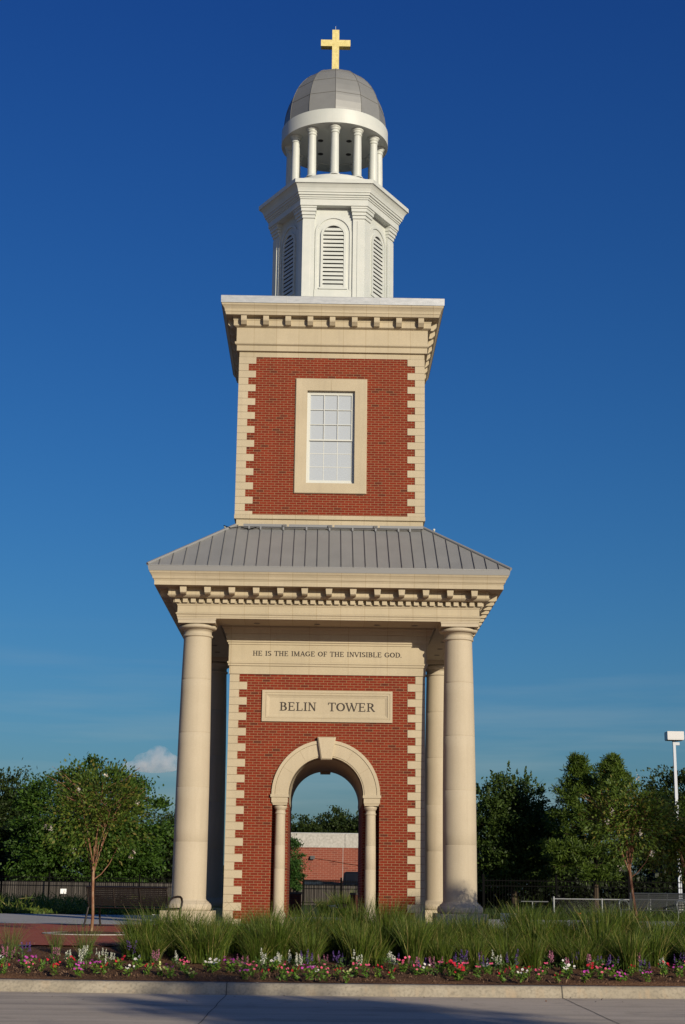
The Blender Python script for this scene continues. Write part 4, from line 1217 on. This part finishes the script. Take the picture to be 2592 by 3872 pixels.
# little white marker sign on a stake, floodlights at the column feet
t = thing('marker_sign', 'small blank white sign on a thin stake in the far left planting bed', 'sign', (-13.0,36.0,0), rad(6))
mb = MB(); mb.box(-.15,.15,-.006,.006,.52,.76); mb.build('panel', mat('white sign panel',(0.75,0.77,0.75),0.5), t)
mb = MB(); mb.box(-.012,.012,.007,.02,0,.6); mb.build('stake', M_galv, t)
def flood(label, loc, rz):
    t = thing('floodlight', label, 'floodlight', loc, rz, 'ground floodlights at the column feet')
    mb = MB(); mb.prism_y([(-.16,.16),(.16,.16),(.19,.36),(-.19,.36)], -.10, .10); mb.build('housing', M_white, t)
    mb = MB(); mb.box(-.20,.20,-.115,-.10,.15,.37); mb.build('front_frame', M_flash, t)
    mb = MB(); mb.tube([(-.19,0,.26),(-.21,0,.06),(.21,0,.06),(.19,0,.26)],.014,6); mb.build('bracket', M_flash, t)
    mb = MB(); mb.tube([(0,0,0),(0,0,.07)],.05,10); mb.build('foot', M_flash, t)
    return t
flood('pale floodlight on the ground beside the foot of the right front column', (4.55,-4.4,0.004), rad(170))
flood('pale floodlight on the ground beside the foot of the left front column', (-4.25,-3.2,0.004), rad(200)).scale = (.6,.6,.6)

# far left planting bed and the bed behind the passage: low greenery nobody could count
def greenery(name, label, x0, x1, y0, y1, n, h, lm, seed, L_=0.22, wd=0.05):
    rg = np.random.default_rng(seed)
    P = np.stack([rg.uniform(x0,x1,n), rg.uniform(y0,y1,n), np.zeros(n)],axis=1)
    P[:,2] = rg.uniform(0.02,1,n)*h*(0.55+0.45*np.sin(P[:,0]*1.7+seed)*np.sin(P[:,1]*1.3+P[:,0]*.6))
    d = rg.normal(size=(n,3))*.5; d[:,2] += 1.2
    V,F = leaf_quads(P, L_, wd, rg, 0, d)
    o = np_mesh(name, V, F, lm); tag(o,label,'plants',None,'stuff')
greenery('groundcover', 'low yellow green groundcover along the far edge of the left paving', -24,-3.6,8.3,9.8,5200,.28,L_cover,61,.16,.08)
greenery('bed_grass', 'tall dark green grass in the far left planting bed', -26,-3.8,9.8,24,16000,.62,L_grass,62,.42,.035)
greenery('bed_grass', 'dark green grass in the bed to the right behind the plaza', 4.4,24,9.3,14,6000,.40,L_dark,63,.36,.035)

# ------------------------------------------------------------------ ornamental grass hedge
def blades(seed, n, h, spread, wd, droop, rad0=0.16):
    rg = np.random.default_rng(seed)
    K = 5
    a = rg.uniform(0,2*PI,n); r = rad0*np.sqrt(rg.uniform(0,1,n))
    bx_, by_ = r*np.cos(a), r*np.sin(a)
    out = a + rg.normal(size=n)*.6
    ln = h*rg.uniform(.55,1.15,n); sp = spread*np.abs(rg.normal(.55,.45,n)); dr = droop*rg.uniform(.2,1.6,n)
    tw = rg.uniform(0,PI,n)
    V = np.zeros((n,K,2,3))
    for k in range(K):
        s_ = k/(K-1)
        hor = ln*sp*(s_**1.5); z = ln*(s_ - dr*s_**2.6)
        cx, cy = bx_+np.cos(out)*hor, by_+np.sin(out)*hor
        ww = wd*(1-s_**1.7)*.5+0.0008
        V[:,k,0] = np.stack([cx-np.cos(tw)*ww, cy-np.sin(tw)*ww, z],axis=1)
        V[:,k,1] = np.stack([cx+np.cos(tw)*ww, cy+np.sin(tw)*ww, z],axis=1)
    idx = np.arange(n*K*2).reshape(n,K,2)
    F = np.stack([idx[:,:-1,0],idx[:,:-1,1],idx[:,1:,1],idx[:,1:,0]],axis=-1).reshape(-1,4)
    return V.reshape(-1,3), F
ORD = ['','first','second','third','fourth','fifth','sixth','seventh','eighth','ninth','tenth','eleventh','twelfth','thirteenth','fourteenth','fifteenth','sixteenth','seventeenth','eighteenth','nineteenth','twentieth','twenty-first','twenty-second','twenty-third','twenty-fourth','twenty-fifth','twenty-sixth','twenty-seventh','twenty-eighth','twenty-ninth','thirtieth']
gv = [blades(70+i, 520, .86, [.45,.62,.5,.7,.4][i], .0095, [.2,.34,.26,.3,.16][i], [.2,.26,.22,.28,.18][i]) for i in range(5)]
meshes = []
gobjs = []
for i,(V,F) in enumerate(gv):
    o = np_mesh('grass_clump', V, F, L_grass); gobjs.append(o)
rs = random.Random(8)
rowsG = [(-19.95,'front',-2.55,6.4,.47,.72),(-19.4,'second',-2.95,6.6,.47,.80),(-18.85,'third',-3.05,6.8,.48,.86),(-18.3,'back',-2.85,7.0,.48,.86)]
cnt = 0
used = [False]*5
for yy, rname, xa, xb, st, scl in rowsG:
    n = int((xb-xa)/st)+1
    xs = [xa+st*i+rs.uniform(-.17,.17) for i in range(n)]
    for i,x in enumerate(xs):
        v = rs.randrange(5); y = yy+rs.uniform(-.25,.25)
        o = gobjs[v] if not used[v] else gobjs[v].copy()
        if used[v]: COL.objects.link(o)
        used[v] = True
        o.location = (x, y, bed_z(y)-.01); o.rotation_euler = (0,0,rs.uniform(0,6.28))
        k = scl*rs.uniform(.80,1.14)*(.95 if x<-1.8 else 1); o.scale = (k,k,k*rs.uniform(.9,1.1))
        tag(o, 'tall green grass clump, %s from the left in the %s row of the hedge' % (ORD[i+1], rname), 'grass clump', 'ornamental grass hedge in front of the tower')
# fine wispy clumps in the left part of the bed
wv = [blades(90+i, 190, .62, .5, .0035, .12, .10) for i in range(2)]
wob = [np_mesh('wispy_grass', V, F, L_wisp) for V,F in wv]
wl_ = [(-4.75,-19.55,.8,'at the left edge of the bed'),(-4.12,-19.3,.72,'left of the planting ring, second from the left edge'),(-3.62,-19.75,.9,'in front of the paving, third from the left edge'),(-3.02,-19.6,.6,'low and thin, fourth from the left edge'),(-2.72,-18.9,1.12,'tall, next to the left end of the dense hedge')]
for i,(x,y,k,lb) in enumerate(wl_):
    o = wob[i%2] if i<2 else wob[i%2].copy()
    if i>=2: COL.objects.link(o)
    o.location = (x,y,bed_z(y)); o.rotation_euler = (0,0,i*1.3); o.scale = (k,k,k)
    tag(o, 'fine wispy grass tuft '+lb, 'grass clump', 'wispy grass tufts at the left of the bed')
# bright clump behind the passage
for (x,y,k,lb) in ((.75,10.6,1.15,'bright green grass clump seen through the right half of the archway'),(.1,12.2,.8,'darker grass clump seen through the middle of the archway')):
    o = gobjs[0].copy(); COL.objects.link(o); o.location = (x,y,0); o.scale = (k*1.3,k*1.3,k); tag(o, lb, 'grass clump', 'grass clumps behind the tower')

# ------------------------------------------------------------------ flowers
def petal_mat(name, a, b):
    m = mat(name, a, 0.6, 0, 0.2)
    gi = N(m,'ShaderNodeNewGeometry'); setc(m, ramp(m, gi.outputs['Random Per Island'], [(0,a),(1,b)])); return m
PM = {'r':petal_mat('red petals',(0.34,0.008,0.016),(0.48,0.02,0.04)),'p':petal_mat('pink petals',(0.58,0.05,0.13),(0.68,0.16,0.25)),'m':petal_mat('magenta petals',(0.34,0.025,0.22),(0.48,0.07,0.37)),'w':petal_mat('white petals',(0.52,0.51,0.46),(0.64,0.63,0.58)),'g':petal_mat('pale bud petals',(0.40,0.42,0.16),(0.5,0.5,0.2))}
SM_ = {'w':petal_mat('white salvia florets',(0.38,0.39,0.32),(0.50,0.51,0.42)),'p':petal_mat('pink salvia florets',(0.26,0.09,0.15),(0.36,0.14,0.21)),'u':petal_mat('purple salvia florets',(0.06,0.03,0.125),(0.12,0.065,0.22))}
M_eye = mat('flower eye', (0.45,0.03,0.08), 0.7)
CN = {'r':'red','p':'pink','m':'magenta','w':'white','g':'budding pale green','u':'purple'}
def vinca(col, seed):
    t = bpy.data.objects.new('vinca_plant', None); COL.objects.link(t); t.empty_display_size = .1
    rg = np.random.default_rng(seed); rs = random.Random(seed)
    mb = MB()
    stems = []
    for k in range(5):
        a = 2*PI*k/5+rs.uniform(-.5,.5); sp = rs.uniform(.02,.075); h = rs.uniform(.11,.19)
        q = (math.cos(a)*sp, math.sin(a)*sp, h); stems.append(q); mb.tube([(0,0,0),(q[0]*.5,q[1]*.5,h*.5),q],.0035,4)
    st = mb
    n = 46
    k = rg.integers(0,5,n); Q = np.array(stems)[k]; s_ = rg.uniform(.15,.98,size=(n,1))
    P = Q*s_+rg.normal(size=(n,3))*np.array([.022,.022,.01]); d = np.stack([P[:,0],P[:,1],np.full(n,.015)],axis=1)+rg.normal(size=(n,3))*.02
    V,F = leaf_quads(P, .062, .032, rg, 1.5, d*14)
    o = np_mesh('foliage', V, F, L_flower, t)
    mb = MB()
    nfl = rs.randint(5,8)
    for i in range(nfl):
        q = stems[i%5]; c = Vector((q[0]+rs.uniform(-.035,.035), q[1]+rs.uniform(-.045,.015), q[2]+rs.uniform(-.02,.03)))
        nrm = Vector((rs.uniform(-.5,.5), rs.uniform(-1.1,-.1), rs.uniform(.35,1))).normalized()
        u = nrm.orthogonal().normalized(); v = nrm.cross(u); r = rs.uniform(.015,.021)
        for j in range(5):
            a = 2*PI*j/5
            def pt(rr,da,h=0): return tuple(c+(math.cos(a+da)*u+math.sin(a+da)*v)*rr*r+nrm*h*r)
            mb.add([pt(.1,0),pt(.7,-.62,.1),pt(1,-.35,.05),pt(1,.35,.05),pt(.7,.62,.1)],[(0,1,2,3,4)],0)
        mb.add([tuple(c+(math.cos(2*PI*j/5)*u+math.sin(2*PI*j/5)*v)*.18*r+nrm*.12*r) for j in range(5)],[tuple(range(5))],1)
    mb.build('flowers', [PM[col], M_eye if col in 'pw' else PM[col]], t)
    return t
def salvia(col, seed):
    t = bpy.data.objects.new('salvia_plant', None); COL.objects.link(t); t.empty_display_size = .1
    rg = np.random.default_rng(seed); rs = random.Random(seed)
    n = 60; P = rg.normal(size=(n,3))*np.array([.055,.055,0]); P[:,2] = rg.uniform(.01,.19,n); d = P*np.array([4,4,0])+np.array([0,0,.5])
    V,F = leaf_quads(P, .07, .022, rg, .6, d)
    fo = np_mesh('foliage', V, F, L_salvia, t)
    ns = rs.randint(4,7); C_ = []
    mb = MB()
    for k in range(ns):
        a = rs.uniform(0,2*PI); r = rs.uniform(.01,.10); x,y = r*math.cos(a), r*math.sin(a); h = rs.uniform(.20,.31); lx,ly = x*.4,y*.4
        m_ = 34; z = rg.uniform(h-.125,h,m_); wv_ = .013*(1.15-(z-(h-.125))/.125)
        C_.append(np.stack([x+lx*z/h+rg.normal(size=m_)*wv_, y+ly*z/h+rg.normal(size=m_)*wv_, z],axis=1))
    C_ = np.vstack(C_); V,F = leaf_quads(C_, .022, .016, rg, .2)
    np_mesh('flowers', V, F, SM_[col], t)
    return t
VINCA= [(-4.7, -20.41, 'w'), (-4.5, -21.05, 'r'), (-4.32, -20.39, 'm'), (-4.25, -20.25, 'm'), (-4.18, -20.9, 'p'), (-4.04, -20.63, 'r'), (-3.82, -20.94, 'r'), (-3.69, -20.41, 'r'), (-3.49, -20.72, 'm'), (-3.45, -21.22, 'm'), (-3.27, -20.84, 'm'), (-3.15, -20.83, 'r'), (-2.97, -20.56, 'r'), (-2.78, -20.99, 'w'), (-2.72, -20.47, 'w'), (-2.52, -20.91, 'r'), (-2.36, -20.96, 'g'), (-2.2, -21.14, 'm'), (-2.07, -20.49, 'p'), (-1.98, -20.94, 'p'), (-1.88, -21.18, 'g'), (-1.7, -20.53, 'w'), (-1.61, -20.66, 'w'), (-1.41, -20.58, 'm'), (-1.4, -20.58, 'm'), (-1.22, -20.7, 'm'), (-1.17, -21.32, 'm'), (-1.07, -20.94, 'p'), (-0.89, -21.18, 'r'), (-0.78, -20.47, 'w'), (-0.65, -20.72, 'r'), (-0.62, -21.4, 'p'), (-0.46, -21.15, 'r'), (-0.29, -21.32, 'm'), (-0.19, -20.88, 'w'), (-0.07, -21.18, 'p'), (0.12, -20.92, 'r'), (0.25, -21.46, 'g'), (0.39, -20.78, 'p'), (0.52, -21.02, 'p'), (0.68, -20.89, 'r'), (0.87, -21.06, 'r'), (1.05, -20.48, 'p'), (1.24, -20.72, 'p'), (1.35, -20.71, 'w'), (1.59, -20.57, 'p'), (1.7, -20.75, 'r'), (1.79, -21.06, 'r'), (1.81, -21.1, 'r'), (1.82, -20.67, 'p'), (1.92, -20.79, 'p'), (2.08, -20.96, 'p'), (2.25, -20.45, 'w'), (2.28, -20.64, 'p'), (2.4, -21.13, 'r'), (2.59, -20.74, 'r'), (2.67, -21.11, 'w'), (2.82, -20.66, 'r'), (2.92, -21.03, 'p'), (3.07, -20.58, 'p'), (3.17, -21.37, 'r'), (3.36, -20.82, 'w'), (3.4, -20.37, 'w'), (3.55, -21.11, 'm'), (3.68, -20.79, 'r'), (3.81, -20.91, 'p'), (4.02, -20.58, 'm'), (4.05, -21.38, 'm'), (4.12, -20.95, 'm'), (4.3, -20.5, 'r'), (4.43, -21.11, 'm'), (4.78, -20.47, 'r'), (4.97, -20.58, 'm'), (5.16, -20.31, 'p')]
SALVIA= [(-4.8, -19.59, 'p'), (-4.66, -19.79, 'p'), (-4.49, -19.57, 'u'), (-3.97, -19.88, 'p'), (-3.75, -20.01, 'w'), (-3.54, -19.78, 'w'), (-3.53, -20.26, 'w'), (-3.31, -19.84, 'w'), (-3.12, -20.24, 'w'), (-2.86, -19.45, 'u'), (-2.51, -19.99, 'p'), (-2.2, -20.03, 'w'), (-1.75, -19.65, 'u'), (-1.24, -20.17, 'p'), (-0.93, -20.28, 'w'), (-0.72, -20.2, 'w'), (-0.56, -20.05, 'w'), (-0.45, -20.25, 'w'), (-0.37, -19.77, 'u'), (-0.28, -20.1, 'u'), (-0.08, -20.02, 'p'), (0.17, -20.14, 'u'), (0.43, -20.26, 'w'), (0.87, -20.16, 'w'), (0.95, -19.95, 'u'), (1.2, -20.27, 'p'), (1.33, -20.33, 'u'), (1.52, -20.38, 'p'), (1.86, -20.09, 'u'), (1.88, -20.08, 'u'), (2.17, -19.86, 'p'), (2.2, -20.25, 'u'), (2.44, -20.11, 'w'), (2.66, -19.96, 'u'), (3.0, -19.73, 'w'), (3.23, -19.78, 'p'), (3.43, -20.04, 'p'), (3.61, -19.75, 'u'), (3.79, -20.01, 'p'), (3.97, -20.0, 'u'), (4.2, -19.85, 'u'), (4.47, -20.36, 'u'), (4.55, -19.89, 'p'), (4.82, -20.07, 'w'), (5.13, -19.78, 'u'), (5.36, -19.49, 'p')]

def plant_all(data, maker, kind, row, sc_lo, sc_hi, grp):
    proto = {}; uses = {}; seen = {}
    tot = {}
    for x,y,c in data: tot[c] = tot.get(c,0)+1
    rs = random.Random(17)
    for x,y,c in data:
        y = max(y-(.22 if kind=='vinca' else .38), ky(x)+.33)
        seen[c] = seen.get(c,0)+1
        v = rs.randrange(3); key = (c,v)
        k = rs.uniform(sc_lo,sc_hi); rz = rs.uniform(-.8,.8) if kind=='vinca' else rs.uniform(0,6.28)
        if key not in proto:
            proto[key] = maker(c, 200+31*ord(c)+v); o = proto[key]
            o.location = (x,y,bed_z(y)); o.rotation_euler = (0,0,rz); o.scale = (k,k,k)
        else:
            o = dup(proto[key], (x,y,bed_z(y)), rz, None, k)
        tag(o, '%s %s, %s of that colour from the left in the %s' % (CN[c].split()[-1] if c!='g' else 'pale budding', kind, ORD[seen[c]], row), 'flower plant', grp)
plant_all(VINCA, vinca, 'vinca', 'row along the kerb', .8, 1.12, 'vinca plants along the kerb')
plant_all(SALVIA, salvia, 'salvia', 'row behind the vincas', .75, 1.05, 'salvia plants in front of the grass hedge')
# mulch chips and fallen leaves
rg = np.random.default_rng(5); n = 6500
P = np.stack([rg.uniform(-8,8,n), np.zeros(n), np.zeros(n)],axis=1)
P[:,1] = np.array([ky(x) for x in P[:,0]])+.26+np.abs(rg.normal(0,1.0,n))
P[:,2] = np.array([bed_z(y) for y in P[:,1]])+.02+rg.uniform(0,.012,n)
V,F = leaf_quads(P, .05, .014, rg, 3)
M_chip = petal_mat('wood chips',(0.05,0.026,0.014),(0.20,0.125,0.075))
tag(np_mesh('mulch_chips', V, F, M_chip), 'loose brown wood chips over the mulch bed','mulch chips',None,'stuff')
rg = np.random.default_rng(6); n = 34
P = np.stack([rg.uniform(-5,5,n), np.zeros(n), np.full(n,-.492)],axis=1); P[:,1] = np.array([ky(x) for x in P[:,0]])-np.abs(rg.normal(.05,.9,n))
V,F = leaf_quads(P, .05, .022, rg, 8, np.tile([1,.3,0],(n,1)))
tag(np_mesh('fallen_leaves', V, F, petal_mat('dry leaves',(0.05,0.03,0.018),(0.16,0.085,0.04))), 'scattered dry leaves lying on the road by the kerb','fallen leaves',None,'stuff')
# an orange lily and rose heads
t = thing('orange_flower', 'single orange flower among the grass right of the tower', 'flower', (4.05,-18.0,-.05))
mb = MB(); mb.tube([(0,0,0),(.01,0,.3),(0,0,.60)],.004,4); mb.build('stem', L_salvia, t)
mb = MB()
for j in range(6):
    a = 2*PI*j/6; mb.add([(0,0,.60),(.03*math.cos(a-.3),.03*math.sin(a-.3),.62),(.05*math.cos(a),.05*math.sin(a),.635),(.03*math.cos(a+.3),.03*math.sin(a+.3),.62)],[(0,1,2,3)])
mb.build('petals', mat('orange petals',(0.75,0.18,0.02),.6), t)
for x,y,c,lb in ((.40,9.6,'w','white rose bush behind the tower, seen through the archway'),(.66,9.6,'p','pink rose bush behind the tower, seen through the archway')):
    t = thing('rose_bush', lb, 'flower plant', (x,y,0.0), 0, 'rose bushes behind the tower')
    rg = np.random.default_rng(ord(c)); n=60; P = rg.normal(size=(n,3))*np.array([.1,.08,0]); P[:,2]=rg.uniform(.03,.32,n); V,F = leaf_quads(P,.08,.05,rg,.5); np_mesh('foliage',V,F,L_salvia,t)
    Pf = rg.normal(size=(34,3))*np.array([.09,.06,.03])+np.array([0,-.05,.34]); V,F = leaf_quads(Pf,.075,.065,rg,.5); np_mesh('flowers',V,F,PM[c],t)

# ------------------------------------------------------------------ trees behind the camera whose shade falls on the road and the tower's foot
#SHADETREES
# ------------------------------------------------------------------ cloud
def cloud(label, loc, lobes, dens, seed):
    mb = MB()
    bm_v = []
    import bmesh
    bm = bmesh.new()
    cx = sum(l[0] for l in lobes)/len(lobes)
    for (x,z,rx,rz) in lobes:
        r = bmesh.ops.create_icosphere(bm, subdivisions=3, radius=1.0)
        for v in r['verts']: v.co = Vector((x+v.co.x*rx, v.co.y*rx*.8, z+v.co.z*rz))
    me = bpy.data.meshes.new('cloud'); bm.to_mesh(me); bm.free()
    o = bpy.data.objects.new('cloud', me); COL.objects.link(o); o.location = loc
    rm = o.modifiers.new('remesh','REMESH'); rm.mode = 'VOXEL'; rm.voxel_size = 3.0
    m = bpy.data.materials.new('cloud vapour'); m.use_nodes = True
    nt = m.node_tree; nt.nodes.remove(bsdf(m)); out = nt.nodes[0]
    vs = N(m,'ShaderNodeVolumeScatter'); vs.inputs['Color'].default_value = (0.97,0.96,0.97,1)
    n1 = noise(m, coords(m), 0.055, 4, .6)
    mr = N(m,'ShaderNodeMapRange'); Lk(m,n1,mr.inputs[0]); mr.inputs[1].default_value = .36; mr.inputs[2].default_value = .66; mr.inputs[3].default_value = 0; mr.inputs[4].default_value = dens
    Lk(m,mr.outputs[0],vs.inputs['Density']); Lk(m,vs.outputs[0],out.inputs['Volume'])
    me.materials.append(m)
    tag(o, label, 'cloud')
cloud('small pale cumulus cloud left of the tower above the tree tops', (-272,2457,196), [(-32,-6,18,9),(-12,2,20,15),(10,9,22,20),(28,1,18,15),(4,-6,42,10)], 0.042, 1)
